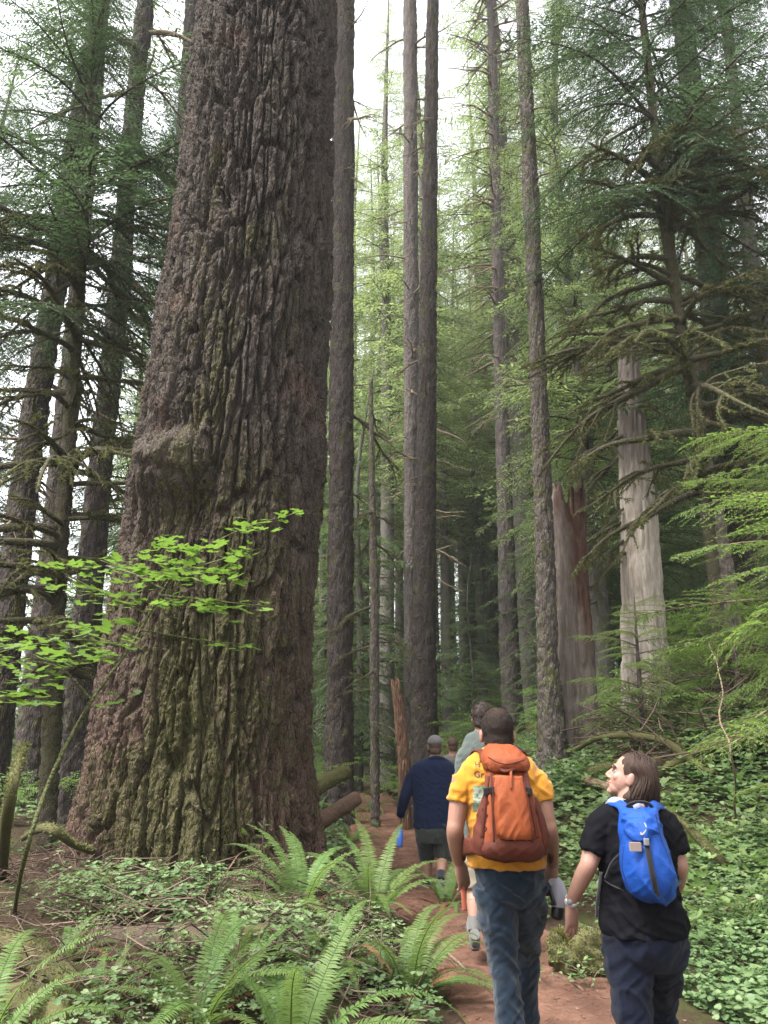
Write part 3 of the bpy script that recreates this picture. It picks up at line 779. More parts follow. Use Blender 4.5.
# ------------------------------------------------------------------ ferns
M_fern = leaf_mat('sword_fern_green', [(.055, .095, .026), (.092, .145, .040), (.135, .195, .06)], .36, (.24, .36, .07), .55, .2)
M_fern_dark = leaf_mat('dark_fern_green', [(.030, .066, .024), (.052, .10, .036), (.08, .13, .05)], .30, (.16, .28, .06), .45, .35)  # second fern green, darker than the first
M_fern_dead = leaf_mat('dead_fern_brown', [(.12, .055, .028), (.20, .095, .05), (.26, .15, .08)], .2, (.3, .15, .06), .7, .1)
M_rachis = simple('fern_stalk', (.12, .10, .04), .6, 80)
def frond_mesh(e0, e1, rng, twist=0, wmax=.092, npair=64, mat=None):
    """unit-length frond along +x that rises at e0 and ends at e1 (degrees)"""
    n = 26; u = np.linspace(0, 1, n); e = np.radians(e0+(e1-e0)*u**1.15); ya = twist*u**2
    d = np.stack([np.cos(e)*np.cos(ya), np.cos(e)*np.sin(ya), np.sin(e)], 1)
    P = np.vstack([[0, 0, 0], np.cumsum((d[1:]+d[:-1])/2/(n-1), 0)])
    mb = MB(); mb.tube(P, .0055*(1-.8*u), 5, .1)
    rs = 0
    q = np.linspace(.13, .995, npair)
    for side in (1, -1):
        B = np.stack([np.interp(q, u, P[:, i]) for i in range(3)], 1); D = np.stack([np.interp(q, u, d[:, i]) for i in range(3)], 1)
        D /= np.linalg.norm(D, axis=1)[:, None]
        S = np.cross(D, [0, 0, 1.]); S /= np.linalg.norm(S, axis=1)[:, None]; S *= side; U = np.cross(S*side, D)
        prof = np.minimum(1, .45+q*2.0)*np.clip(1-q, 0, 1)**.62*1.12+.02
        L = (wmax*prof*rng.uniform(.88, 1.1, npair))[:, None]
        fw = rng.normal(.22, .06, npair)[:, None]+.35*(q**3)[:, None]
        lift = rng.normal(.10, .10, npair)[:, None]
        A = S+D*fw+U*lift; A /= np.linalg.norm(A, axis=1)[:, None]
        w = np.minimum(.0115, .46*(q[1]-q[0])+.0022)*(prof[:, None]*.6+.4)
        tip = B+A*L-np.array([0, 0, 1.])*L*.16
        mid = B+A*L*.55-np.array([0, 0, 1.])*L*.02
        V = np.stack([B-D*w*.55, B+D*w*.9, mid+D*w*.75, mid-D*w*.75, tip+D*w*.1, tip-D*w*.1], 1)
        k = np.arange(npair)[:, None]*6
        Q = np.concatenate([k+np.array([[0, 1, 2, 3]]), k+np.array([[3, 2, 4, 5]])])
        mb.add(V.reshape(-1, 3), Q, None, np.repeat(np.clip(rng.normal(.5, .16, npair)+.25*(q-.4), 0, 1), 6))
    return mb.mesh('frond', mat, False)
rf = np.random.default_rng(12)
def frond_set(mat): return [frond_mesh(e0, e1, rf, tw, mat=mat) for e0, e1, tw in ((84, 8, .3), (78, -18, -.45), (70, -40, .5), (62, -55, -.4), (50, -60, .55), (42, -50, -.6), (34, -42, .4))]
FR, FRD = frond_set(M_fern), frond_set(M_fern_dark); FRX = frond_set(M_fern_dead)[3:]
def fern(px, py, n, L, label, arcs=None, dark=False, spec=(), steep=None, dead=0, group=None):
    """spec: explicit fronds (azimuth deg: 0 = right, 90 = away, 180 = left, 270 = towards us; variant; length)"""
    p = ground_hit(px, py) if not isinstance(px, tuple) else np.array(px)
    root = empty('sword_fern', (p[0], p[1], p[2]-.02), 0, label, 'fern', group)
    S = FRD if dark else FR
    def put(az, v, l, S=S):
        o = link('frond', S[v % len(S)], root); o.rotation_euler = (rng.normal(0, .12), 0, R(az)); o.scale = (l*1.06,)*3
        o.location = (.05*math.cos(R(az)), .05*math.sin(R(az)), 0)
    for az, v, l in spec: put(az, v, l)
    n = n+4
    for k in range(n):
        az = 360*(k+rng.uniform(-.3, .3))/n if arcs is None else rng.uniform(*arcs)
        v = int(rng.integers(0, 7)) if steep is None else int(rng.choice(steep))
        put(az, v, L*rng.uniform(.7, 1.12))
    for k in range(dead+2): put(rng.uniform(0, 360), int(rng.integers(0, 4)), L*rng.uniform(.45, .75), FRX)
    return root
fern(372, 925, 7, .85, 'tall upright sword fern at the path edge in front of the navy jacket man', steep=(0, 1, 2), spec=((100, 0, 1.05), (60, 0, 1.0), (150, 1, .95), (268, 2, .85), (120, 0, .9), (30, 1, .9)), dead=3)
fern(408, 1000, 8, .85, 'big sword fern leaning over the left edge of the brown path', spec=((20, 2, .75), (38, 2, .8), (5, 4, .6), (60, 1, .8), (185, 4, 1.0), (200, 3, .95), (170, 3, .8), (75, 1, .85), (350, 4, .6)), dead=6)
fern(300, 915, 5, .85, 'sword fern with arching fronds in front of the giant trunk foot', spec=((165, 1, .9), (140, 0, .85), (175, 2, .8), (110, 0, .8), (195, 3, .6), (85, 1, .75)), dead=2)
fern(195, 1030, 8, .75, 'sword fern in the bottom foreground left of the cut log end', spec=((100, 1, .8), (60, 2, .75), (140, 2, .7), (20, 3, .8), (80, 1, .75)), dead=2)
fern(290, 1075, 8, .9, 'sword fern at the very bottom of the picture with long right-pointing fronds', spec=((20, 3, .95), (55, 2, .8), (340, 4, .8), (90, 2, .7), (120, 2, .7)))
fern(150, 905, 7, .5, 'small fern on the twig pile in front of the giant trunk')
fern(255, 868, 6, .5, 'small fern touching the right foot of the giant trunk')
fern(60, 965, 6, .5, 'small fern beside the thick mossy log in the lower left corner')
fern(-25, 1075, 6, .8, 'sword fern in the bottom left corner below the mossy log', spec=((20, 3, .8), (340, 4, .7)))
fern(335, 960, 6, .6, 'smaller sword fern between the two tall path-edge ferns', dead=4, spec=((265, 3, .6), (250, 2, .55)))
fern(445, 905, 6, .6, 'thin sword fern beside the lower legs of the navy jacket man', spec=((70, 1, .75), (50, 1, .7)), dead=1)
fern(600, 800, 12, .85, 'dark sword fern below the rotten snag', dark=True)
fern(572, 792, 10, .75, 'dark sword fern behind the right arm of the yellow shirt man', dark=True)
fern(735, 800, 8, .8, 'sword fern on the bank right of the woman')
fern(640, 735, 9, .9, 'fern at the lower edge of the brush pile, below the bleached snag')
fern(700, 745, 9, .9, 'fern among the brush sticks on the slope above the woman')
fern(755, 740, 9, .9, 'fern at the right picture edge below the bright hemlock sprays')
fern(690, 850, 7, .6, 'small fern just behind the right shoulder of the woman')
fern(745, 930, 7, .7, 'fern low at the right picture edge among broad leaves')
fern(352, 842, 9, .7, 'sword fern beside the right foot of the giant trunk')
fern(372, 812, 9, .75, 'sword fern at the left path edge under the very thin mossy trunk')
fern(100, 1010, 5, .5, 'small sword fern among mossy logs at lower left')
fern(240, 985, 6, .6, 'small sword fern growing by the cut log end', spec=((100, 1, .6), (130, 1, .6)))
for k in range(44):
    Y = rng.uniform(9, 26); px = rng.uniform(330, 880) if k > 14 else rng.uniform(300, 420)
    x = at(px, 700, Y)[0]
    if abs(x-path_x(Y)) < .9: continue
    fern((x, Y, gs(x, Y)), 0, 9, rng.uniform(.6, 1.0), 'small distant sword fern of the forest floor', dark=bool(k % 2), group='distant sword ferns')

# ------------------------------------------------------------------ broad-leaved ground cover
def leaf_shape(lobes, n=None):
    """palmate outline in the unit disc, stalk at the origin pointing -x"""
    pts = []
    for k in range(lobes):
        a = R(-115+230*k/(lobes-1)); L = 1-.30*abs(k-(lobes-1)/2)/((lobes-1)/2)
        da = R(230/(lobes-1)/2)
        pts += [(.63*math.cos(a-da*.95), .63*math.sin(a-da*.95)), (.90*L*math.cos(a-da*.5), .90*L*math.sin(a-da*.5)), (L*math.cos(a), L*math.sin(a)), (.90*L*math.cos(a+da*.5), .90*L*math.sin(a+da*.5))]
    return np.array(pts+[(.1, .0)])
OVAL = np.array([(0, 0), (.25, .24), (.6, .36), (.88, .22), (1, 0), (.88, -.22), (.6, -.36), (.25, -.24)])
HEART = np.array([(0, 0), (.35, .34), (.72, .46), (1.0, .30), (.90, 0), (1.0, -.30), (.72, -.46), (.35, -.34)])
MAPLE = leaf_shape(7)
def leaves(P, az, pitch, roll, size, shape, rng, cup=.12, hue=None):
    """many flat leaves at once: fan around the shape's middle, slightly cupped"""
    n, m = len(P), len(shape)
    c = shape.mean(0); S = np.vstack([shape, c]); zc = np.append(np.sum((shape-c)**2, 1)*cup*2-.0, -.03)
    L = np.stack([S[:, 0], S[:, 1], zc], 1)[None]*np.asarray(size)[:, None, None]
    ca, sa = np.cos(roll)[:, None], np.sin(roll)[:, None]
    y, z = L[..., 1]*ca-L[..., 2]*sa, L[..., 1]*sa+L[..., 2]*ca; x = L[..., 0]
    cb, sb = np.cos(pitch)[:, None], np.sin(pitch)[:, None]
    x, z = x*cb-z*sb, x*sb+z*cb
    cz, sz = np.cos(az)[:, None], np.sin(az)[:, None]
    V = np.stack([x*cz-y*sz, x*sz+y*cz, z], -1)+P[:, None, :]
    j = np.arange(m); T = np.stack([j, (j+1) % m, np.full(m, m)], 1)
    T = (T[None]+(np.arange(n)*(m+1))[:, None, None]).reshape(-1, 3)
    r = rng.random(n) if hue is None else hue
    return V.reshape(-1, 3), None, T, np.repeat(r, m+1)
M_cover = leaf_mat('ground_cover_green', [(.062, .110, .045), (.115, .175, .075), (.18, .235, .115)], .32, (.20, .36, .06), .5, .3)
M_cover2 = leaf_mat('broad_leaf_green', [(.060, .105, .036), (.105, .16, .058), (.165, .21, .085)], .34, (.22, .38, .07), .45, .4)
def cover_points(n, x0, x1, y0, y1, keep):
    P = np.stack([rng.uniform(x0, x1, n), rng.uniform(y0, y1, n)], 1)
    P = P[keep(P[:, 0], P[:, 1])]
    return np.column_stack([P, g(P[:, 0], P[:, 1])])
mb = MB()
def right_keep(x, y):
    d = x-path_x(y)
    e = .78+.25*vnoise(y*1.2, 0, 0, 41)
    return (d > e) & (fbm(x*.8, y*.8, 0, 43, 3)+.35*sstep(.9, 2.0, d) > rng.uniform(-.30, .35, len(x)))
def trefoils(P, hlo, hhi, slo, shi, shape=HEART, nl=3):
    n = len(P); P = P.copy(); P[:, 2] += rng.uniform(hlo, hhi, n); a0 = rng.uniform(0, 6.28, n); s = rng.uniform(slo, shi, n)*(1+.45*vnoise(P[:, 0]*1.1, P[:, 1]*1.1, 0, 48)); hue = np.clip(rng.normal(.5, .24, n)+.5*fbm(P[:, 0]*1.3, P[:, 1]*1.3, 0, 47, 3), 0, 1)
    tilt = rng.normal(-.18, .2, n)
    for k in range(nl):
        mb.add(*leaves(P, a0+k*2*np.pi/nl+rng.normal(0, .1, n), tilt+rng.normal(0, .1, n), rng.normal(0, .22, n), s, shape, rng, .1, hue))
P = cover_points(52000, 1, 8, 2.4, 9, right_keep); trefoils(P, .02, .20, .026, .052)
P = cover_points(26000, 1, 14, 9, 20, right_keep); trefoils(P, .04, .32, .05, .09)
P = cover_points(9000, -8, 2.2, 9.5, 24, lambda x, y: (np.abs(x-path_x(y)) > .8) & (fbm(x*.6, y*.6, 0, 53, 3) > -.05)); trefoils(P, .04, .3, .05, .09)
P = cover_points(15000, -5, .6, 3.2, 8.5, lambda x, y: (x-path_x(y) < -.75) & (np.hypot(x-GX, y-GY) > 1.4) & (fbm(x*1.1, y*1.1, 0, 57, 3) > -.06)); trefoils(P, .03, .22, .020, .044)
tag(mb.obj('ground_cover', M_cover, None, False), 'low green clover-like ground cover carpeting the bank', 'ground cover', kind='stuff')
mb = MB()
P = cover_points(5200, 1.4, 8, 3, 13, lambda x, y: (x-path_x(y) > 1.15) & (fbm(x*.7, y*.7, 0, 61, 3) > -.1)); P[:, 2] += rng.uniform(.15, .55, len(P))
mb.add(*leaves(P, rng.uniform(0, 6.28, len(P)), rng.normal(-.2, .22, len(P)), rng.normal(0, .25, len(P)), rng.uniform(.045, .085, len(P)), MAPLE, rng, .12))
P = cover_points(5200, 1.4, 10, 4, 15, lambda x, y: (x-path_x(y) > 1.2)); P[:, 2] += rng.uniform(.12, .5, len(P))
mb.add(*leaves(P, rng.uniform(0, 6.28, len(P)), rng.normal(-.25, .25, len(P)), rng.normal(0, .25, len(P)), rng.uniform(.05, .10, len(P)), OVAL, rng, .12))
tag(mb.obj('broad_leaf_undergrowth', M_cover2, None, False), 'taller broad-leaved undergrowth mixed through the bank', 'undergrowth', kind='stuff')

# understory shrubs in the middle distance: needle-like sprays near the ground
mb = MB()
for _ in range(520):
    Y = rng.uniform(11, 40); px = rng.uniform(-120, 880); x = at(px, 700, Y)[0]
    if abs(x-path_x(Y)) < 1.0 or math.hypot(x-GX, Y-GY) < 2.2 or (0 < x-path_x(Y) < 4.6 and Y < 16): continue
    b = np.array([x, Y, gs(x, Y)])
    for q in range(4):
        place_sprays(SPR_FAR if Y > 20 else SPR_MID, b+[0, 0, rng.uniform(.1, .9)], rng.uniform(0, 6.28), R(rng.uniform(0, 35)), rng.uniform(.3, .7), rng, mb, None)
for _ in range(170):
    Y = rng.uniform(34, 95); px = rng.uniform(370, 570); x = at(px, 700, Y)[0]; b = np.array([x, Y, gs(x, Y)]); hh = rng.uniform(1, 4.5)
    for q in range(7): place_sprays(SPR_FAR, b+[rng.normal(0, .6), rng.normal(0, .6), hh*rng.uniform(.1, 1)], rng.uniform(0, 6.28), R(rng.uniform(-5, 35)), rng.uniform(.6, 1.3), rng, mb, None)
tag(mb.obj('forest_undergrowth', M_needle_bright, None, False), 'bright green undergrowth between the far trunks', 'undergrowth', kind='stuff')

# ------------------------------------------------------------------ young hemlocks with bright flat sprays
def small_hemlock(px, Y, h, Lb, n, label, z0=.4, mat=None, spr=SPR_LUSH, tr=.05, arc=None, seed=1):
    x = at(px, 700, Y)[0]; root = empty('young_hemlock', (x, Y, gs(x, Y)-.03), 0, label, 'tree')
    A = np.array([[0, 0, -.1], [.03, .02, h*.5], [.05, -.02, h]])
    V, Q = trunk_np(A, [tr, tr*.7, .006], 10, 60, .006, seed); link('trunk', mesh_np('young_trunk', V, Q, None, M_fir), root)
    lf, wd = crown(spr, z0, h*.97, n, Lb, seed, axis=A, low=.9, shape=.8, arc=arc); o = lf.obj('crown', mat or M_needle_bright, root, False); wd.obj('limb', M_branch_brown, o)
    return root
small_hemlock(872, 8.8, 5.6, 2.7, 62, 'young hemlock at the right edge with bright flat sprays reaching over the bank', .7, seed=301)
small_hemlock(740, 11.6, 2.2, 1.2, 30, 'short young hemlock on the bank above the woman', .2, seed=303)
small_hemlock(815, 6.4, 1.6, .9, 22, 'knee-high bright hemlock at the lower right edge', .25, seed=305)
small_hemlock(264, 6.9, .62, .42, 22, 'tiny feathery hemlock seedling against the foot of the giant trunk', .15, spr=spray_set(3, 30, .55, 1.0), tr=.008, seed=307)
small_hemlock(640, 12.5, 2.4, 1.4, 40, 'low hemlock in front of the bleached snag', .3, seed=309)

# ------------------------------------------------------------------ vine maple, left
M_maple = leaf_mat('vine_maple_leaf', [(.060, .125, .022), (.088, .165, .030), (.12, .21, .042)], .40, (.20, .34, .045), .42, .35)
M_maple_stem = bark_mat('maple_stem_bark', (.075, .085, .035), (.12, .12, .055), (.06, .055, .035), .3, stretch=1, scale=24)
root_p = ground_hit(14, 905)
mp = empty('vine_maple', root_p, 0, 'slender vine maple with layered bright green leaves before the giant trunk', 'shrub')
def stem(pts, r0, r1, nm='branch'):
    P = spline(np.array([at(*p) for p in pts])-root_p, 40); m = MB(); m.tube(P, np.linspace(r0, r1, 40), 7); return m.obj(nm, M_maple_stem, mp), P
o, P = stem([(14, 915, root_p[1]), (24, 860, 4.2), (52, 775, 4.25), (92, 700, 4.3), (130, 648, 4.35), (160, 595, 4.4), (186, 560, 4.4), (240, 530, 4.45), (300, 512, 4.5)], .014, .003, 'stem')
BR = [[(92, 700, 4.3), (60, 668, 4.2), (20, 662, 4.1), (-10, 672, 4.0)], [(130, 648, 4.35), (80, 640, 4.2), (30, 645, 4.05), (-10, 655, 4.0)], [(150, 615, 4.4), (100, 592, 4.3), (50, 566, 4.2), (35, 560, 4.2)],
      [(160, 595, 4.4), (205, 600, 4.3), (265, 606, 4.2)], [(165, 590, 4.4), (130, 572, 4.5), (100, 560, 4.6)], [(172, 575, 4.4), (220, 560, 4.5), (262, 548, 4.6)], [(52, 775, 4.25), (75, 730, 4.2), (95, 690, 4.1)], [(140, 630, 4.35), (200, 640, 4.5), (250, 645, 4.6)]]
for b in BR: stem(b, .007, .002)
strips = [(-10, 705, 50, 700, 10, 14, 3.95), (40, 585, 150, 590, 10, 24, 4.3), (100, 560, 250, 580, 14, 40, 4.4),   # x0,y0,x1,y1, spread px, count, Y
 (232, 530, 304, 512, 8, 26, 4.5), (150, 545, 262, 552, 12, 46, 4.5), (40, 562, 110, 568, 6, 18, 4.25), (85, 578, 240, 572, 12, 64, 4.35),
 (80, 602, 268, 606, 10, 70, 4.25), (60, 628, 130, 622, 9, 26, 4.2), (0, 642, 135, 640, 13, 62, 4.1), (-10, 668, 112, 655, 13, 58, 4.0), (-10, 692, 60, 686, 13, 26, 3.95),
 (205, 642, 255, 648, 6, 12, 4.55), (160, 540, 215, 545, 6, 12, 4.6), (95, 705, 135, 690, 10, 5, 4.25), (130, 560, 200, 562, 8, 20, 4.5)]
lp = []
for x0, y0, x1, y1, s, n, Y in strips:
    for _ in range(n):
        f = rng.random(); lp.append(at(x0+(x1-x0)*f+rng.normal(0, 4), y0+(y1-y0)*f+rng.normal(0, s*.42), Y+rng.normal(0, .22)))
lp = np.array(lp)-root_p; n = len(lp)
mb = MB(); mb.add(*leaves(lp, rng.uniform(0, 6.28, n), rng.normal(-.08, .20, n), rng.normal(0, .20, n), rng.uniform(.030, .066, n), MAPLE, rng, .03)); mb.obj('foliage', M_maple, mp, False)
# huckleberry-like sprigs low at left
def sprig(px, py, h, n, label, size=.022, mat=None, spread=.5):
    p = ground_hit(px, py); root = empty('leafy_sprig', p, 0, label, 'plant'); lf, st = MB(), MB()
    for q in range(5):
        az = rng.uniform(0, 6.28); e = np.array([math.cos(az)*spread*rng.uniform(.4, 1), math.sin(az)*spread*rng.uniform(.4, 1), h*rng.uniform(.7, 1.1)])
        S = spline(np.array([[0, 0, -.02], e*[.35, .35, .7], e]), 14); st.tube(S, np.linspace(.004, .0012, 14), 4)
        u = rng.uniform(.3, 1, n//5); B = np.stack([np.interp(u, np.linspace(0, 1, 14), S[:, i]) for i in range(3)], 1)+rng.normal(0, [.07, .07, .025], (n//5, 3))
        lf.add(*leaves(B, rng.uniform(0, 6.28, n//5), rng.normal(-.1, .25, n//5), rng.normal(0, .25, n//5), rng.uniform(.7, 1.2, n//5)*size, OVAL, rng, .1))
    lf.obj('foliage', mat or M_cover2, root, False); st.obj('stem', M_branch_brown, root); return root
sprig(120, 925, .35, 260, 'low fine-leaved sprig spreading over the twig pile', spread=.55)
sprig(60, 915, .3, 120, 'pale broad-leaved sprig beside the maple stem', .035, spread=.35)
sprig(210, 905, .3, 180, 'fine-leaved sprig in front of the giant trunk', spread=.45)
sprig(165, 985, .35, 160, 'fine-leaved sprig between the lower left logs', .028)
sprig(90, 955, .32, 200, 'fine-leaved sprig above the mossy corner log', .024, spread=.4)
sprig(250, 930, .25, 160, 'fine-leaved sprig right of the weathered log', .022, spread=.4)
sprig(310, 985, .28, 110, 'leafy sprig under the fern by the cut log', .026, spread=.35)
sprig(530, 985, .15, 40, 'low leafy sprig on the path beside the rotten stump', .04, spread=.2)
sprig(590, 990, .16, 50, 'low leafy sprig at the foot of the rotten stump', .04, spread=.2)

# ------------------------------------------------------------------ logs, sticks, litter
M_log_moss = bark_mat('mossy_log_bark', (.030, .023, .018), (.058, .045, .035), (.036, .032, .018), .95, ((.045, .047, .014), (.115, .112, .034)), stretch=1, scale=14, vor=0, bump=.6)
M_log_grey = bark_mat('weathered_log_bark', (.034, .024, .018), (.075, .053, .041), (.06, .04, .03), .3, stretch=1, scale=14, vor=0, bump=.6)
M_log_brown = bark_mat('brown_log_bark', (.065, .038, .026), (.115, .074, .052), (.05, .03, .022), .25, stretch=1, scale=14, vor=0, bump=.6)
t = NT('cut_wood'); w = t.coord(); wv_ = t.n('TexWave', wave_type='RINGS', rings_direction='SPHERICAL'); t.l(w, wv_.inputs['Vector']); wv_.inputs['Scale'].default_value = 22; wv_.inputs['Distortion'].default_value = 2
c = t.mix(wv_.outputs['Fac'], (.11, .07, .042), (.19, .125, .075)); c = t.mix(t.ramp(t.noise(w, 7, 4), [(.45, 0), (.65, 1)]), c, (.075, .05, .03))
M_cut = t.done(t.pbsdf(c, .85, t.bump(wv_.outputs['Fac'], .2, .005)))
def log(name, label, pts, r, mat, cat='log', moss=0, bump=.18, ends=True, n=20, rows=60, seed=0, wig=0):
    P = np.array(pts, float); base = P.mean(0); base[2] = P[:, 2].min()
    A = spline(P-base, rows); rr = np.interp(np.linspace(0, 1, rows), np.linspace(0, 1, len(r)), r)
    A = A+wig*np.stack([vnoise(np.linspace(0, 7, rows), k*9.1, 0, seed) for k in range(3)], 1)
    th, N, B = frames(A); ph = np.arange(n)/n*2*np.pi
    d = 1+bump*fbm(np.cos(ph)[None]*1.5+seed, np.sin(ph)[None]*1.5, np.linspace(0, 5, rows)[:, None]*np.ones(n), seed, 3)+bump*.5*vnoise(np.cos(ph)[None]*6, np.sin(ph)[None]*6, np.linspace(0, 9, rows)[:, None]*np.ones(n), seed+4)
    V = A[:, None, :]+(N[:, None, :]*np.cos(ph)[None, :, None]+B[:, None, :]*np.sin(ph)[None, :, None])*(rr[:, None]*d)[..., None]
    i = np.arange(rows-1)[:, None]*n; j = np.arange(n)[None]
    Q = np.stack([i+j, i+(j+1) % n, i+n+(j+1) % n, i+n+j], -1).reshape(-1, 4)
    root = empty(name, base, 0, label, cat)
    link('bark', mesh_np(name, V.reshape(-1, 3), Q, None, mat), root)
    if ends:
        for e, sgn in ((0, -1), (rows-1, 1)):
            ring = V[e]; c = ring.mean(0); m = MB(); k = np.arange(n)
            rim = ring+th[e]*sgn*.002; mid = c+(ring-c)*.5+th[e]*sgn*(.004+.006*rng.random((n, 1)))
            Tt = np.stack([n+k, n+(k+1) % n, np.full(n, 2*n)], 1); Qt = np.stack([k, (k+1) % n, n+(k+1) % n, n+k], 1)
            if sgn < 0: Tt, Qt = Tt[:, ::-1], Qt[:, ::-1]
            m.add(np.vstack([rim, mid, [c+th[e]*sgn*.006]]), Qt, Tt)
            cm = m.mesh('cut_end', M_cut); cm.transform(Matrix.Translation(-Vector(c)))
            link('cut_end', cm, root, c)
    if moss:
        u = rng.integers(0, rows*n, moss*3); jit = rng.normal(0, .012, (moss*3, 3)); Pm = V.reshape(-1, 3)[u]+jit; Nm = Pm-np.repeat(A, n, 0)[u]; Nm /= np.linalg.norm(Nm, axis=1)[:, None]
        k = (Nm[:, 2] > -.3)&(fbm(Pm[:, 0]*5, Pm[:, 1]*5, Pm[:, 2]*5, seed+7, 3) > -.25); m = MB(); m.add(*tufts(Pm[k], Nm[k], rng, .006, .020, .45, .1)); link('moss', m.mesh('log_moss', M_moss, False), root)['kind'] = 'stuff'
    return root
M_pole = bark_mat('peeled_pole_wood', (.10, .068, .045), (.19, .135, .09), (.12, .08, .05), .1, stretch=1, scale=14, vor=0, bump=.5)
def gp(px, py, up=0): 
    p = ground_hit(px, py); p[2] += up; return p
e1 = gp(266, 962, .09); e0 = e1+[-1.15, .30, -.05]
log('cut_log', 'weathered grey log with a round sawn end lying among the ferns', [e0, (e0+e1)/2, e1], [.085, .10, .115], M_log_grey, seed=3)
log('fallen_log', 'mossy log end sticking out behind the giant trunk, upper of two', [at(285, 806, 10.2), at(320, 786, 10.5), at(347, 771, 10.8)], [.10, .10, .09], M_log_moss, moss=1500, seed=4)
log('fallen_log', 'bare brown log end sticking out behind the giant trunk, lower of two', [at(290, 842, 9.4), at(330, 815, 9.8), at(356, 799, 10.2)], [.10, .095, .085], M_log_brown, seed=5)
log('cut_log', 'peeled pole with a round sawn end left of the woman’s face', [gp(588, 806, .34), gp(612, 812, .30), gp(662, 826, .22)], [.066, .064, .058], M_pole, seed=6)
log('fallen_log', 'short mossy log lying just above the sawn pole', [gp(592, 790, .24), gp(625, 786, .28), gp(662, 786, .30)], [.075, .08, .08], M_log_moss, moss=1200, seed=7)
log('fallen_branch', 'long arching yellow-green mossy branch across the bank behind the woman', [gp(524, 762, .20), gp(548, 766, .30), gp(572, 772, .34), gp(600, 772, .48), gp(635, 772, .50), gp(668, 778, .48), gp(690, 786, .36), gp(715, 792, .20)], [.018, .028, .036, .042, .046, .05, .05, .04], M_log_moss, 'branch', 2200, ends=False, seed=8, n=10)
log('fallen_branch', 'second mossy branch rising to the right edge above the undergrowth', [gp(660, 794, .25), gp(690, 786, .36), gp(730, 776, .42), gp(800, 760, .42)], [.05, .055, .06, .06], M_log_moss, 'branch', 1500, ends=False, seed=9, n=10)
log('leaning_pole', 'mossy decayed pole leaning through the ground cover on the right', [gp(744, 884, .0)+[-.55, .25, .62], gp(744, 884, .0)+[-.36, .16, .42], gp(744, 884, .0)+[-.18, .08, .2], gp(744, 884, -.03)], [.012, .035, .055, .05], M_log_moss, 'log', 900, ends=False, seed=10, n=10)
log('bare_sapling', 'thin dark leafless stem standing at the right of the woman', [gp(738, 838), at(730, 770, 6.6), at(722, 700, 6.7), at(712, 640, 6.8)], [.011, .008, .006, .003], M_branch_brown, 'plant', ends=False, seed=11, n=6, wig=.03)
log('fallen_log', 'thick moss-covered log in the lower left corner', [gp(-40, 950, .06), gp(20, 965, .08), gp(78, 1000, .05)], [.085, .09, .06], M_log_moss, moss=3000, seed=12)
log('fallen_log', 'mossy rotten log at the bottom left edge under the corner fern', [gp(-30, 1010, .03), gp(30, 1015, .05), gp(75, 1050, .02)], [.07, .085, .06], M_log_moss, moss=2500, seed=13)
log('fallen_branch', 'mossy crooked branch left of the foreground fern', [gp(85, 1010, .03), gp(120, 990, .07), gp(150, 985, .08), gp(185, 962, .1)], [.03, .035, .03, .02], M_log_moss, 'branch', 900, ends=False, seed=14, n=8)
log('fallen_branch', 'long thin pale stick lying across the foot of the giant trunk', [gp(35, 872, .12), gp(100, 868, .15), gp(170, 870, .13), gp(246, 862, .16)], [.008, .014, .013, .008], simple('pale_stick', (.21, .135, .10), .8, 30), 'stick', ends=False, seed=15, n=8, wig=.05)
log('fallen_branch', 'thin crooked stick rising beside the arching fern', [gp(180, 905, .05), gp(215, 898, .08), gp(246, 872, .22)], [.010, .010, .005], simple('reddish_stick', (.14, .08, .058), .8, 30), 'stick', ends=False, seed=16, n=8, wig=.03)
log('mossy_post', 'short moss-wrapped stem leaning at the left picture edge', [gp(2, 880), at(8, 810, 5.6), at(24, 745, 5.8)], [.035, .04, .03], M_log_moss, 'dead tree', 2600, ends=False, seed=17, n=12)
log('fallen_log', 'low mossy log between the dark left trunks and the giant', [gp(-20, 800, .2), gp(40, 800, .3), gp(100, 806, .2)], [.10, .11, .10], M_log_moss, moss=1800, seed=18)
log('fallen_branch', 'mossy arched root-like branch at the left foot of the giant', [gp(20, 848, .1), at(45, 828, 6.6), at(75, 845, 6.8), gp(100, 866, .1)], [.03, .035, .03, .025], M_log_moss, 'branch', 1200, ends=False, seed=19, n=8)
# rotten stump by the path
c = gp(583, 975, .04); 
st = log('rotten_stump', 'rotten moss-topped stump at the right path edge under the woman’s hand', [c+[-.20, .10, .10], c+[-.02, .02, .09], c+[.20, -.05, .06], c+[.36, -.10, .02]], [.09, .15, .16, .10], M_log_moss, 'stump', 7000, .5, False, 36, 80, seed=21)
m = MB(); u = rng.random((22000, 2)); ax = np.array([c+[-.16, .08, .10], c+[.30, -.09, .05]])
Pm = ax[0]+(ax[1]-ax[0])*u[:, :1]; a_ = R(90)+(u[:, 1:]-.5)*3.0; rr_ = .135+.03*vnoise(u[:, 0]*6, u[:, 1]*6, 0, 3)[:, None]
Nn = np.hstack([np.cos(a_)*.3, -np.cos(a_)*.9, np.sin(a_)]); Nn /= np.linalg.norm(Nn, axis=1)[:, None]
m.add(*tufts(Pm+Nn*rr_-np.array(st.location), Nn, rng, .008, .026, .45, 0)); link('moss', m.mesh('stump_moss', leaf_mat('yellow_moss', [(.06, .06, .015), (.115, .11, .028), (.18, .165, .045)], .15, (.2, .2, .03), .9, .05), False), st)['kind'] = 'stuff'

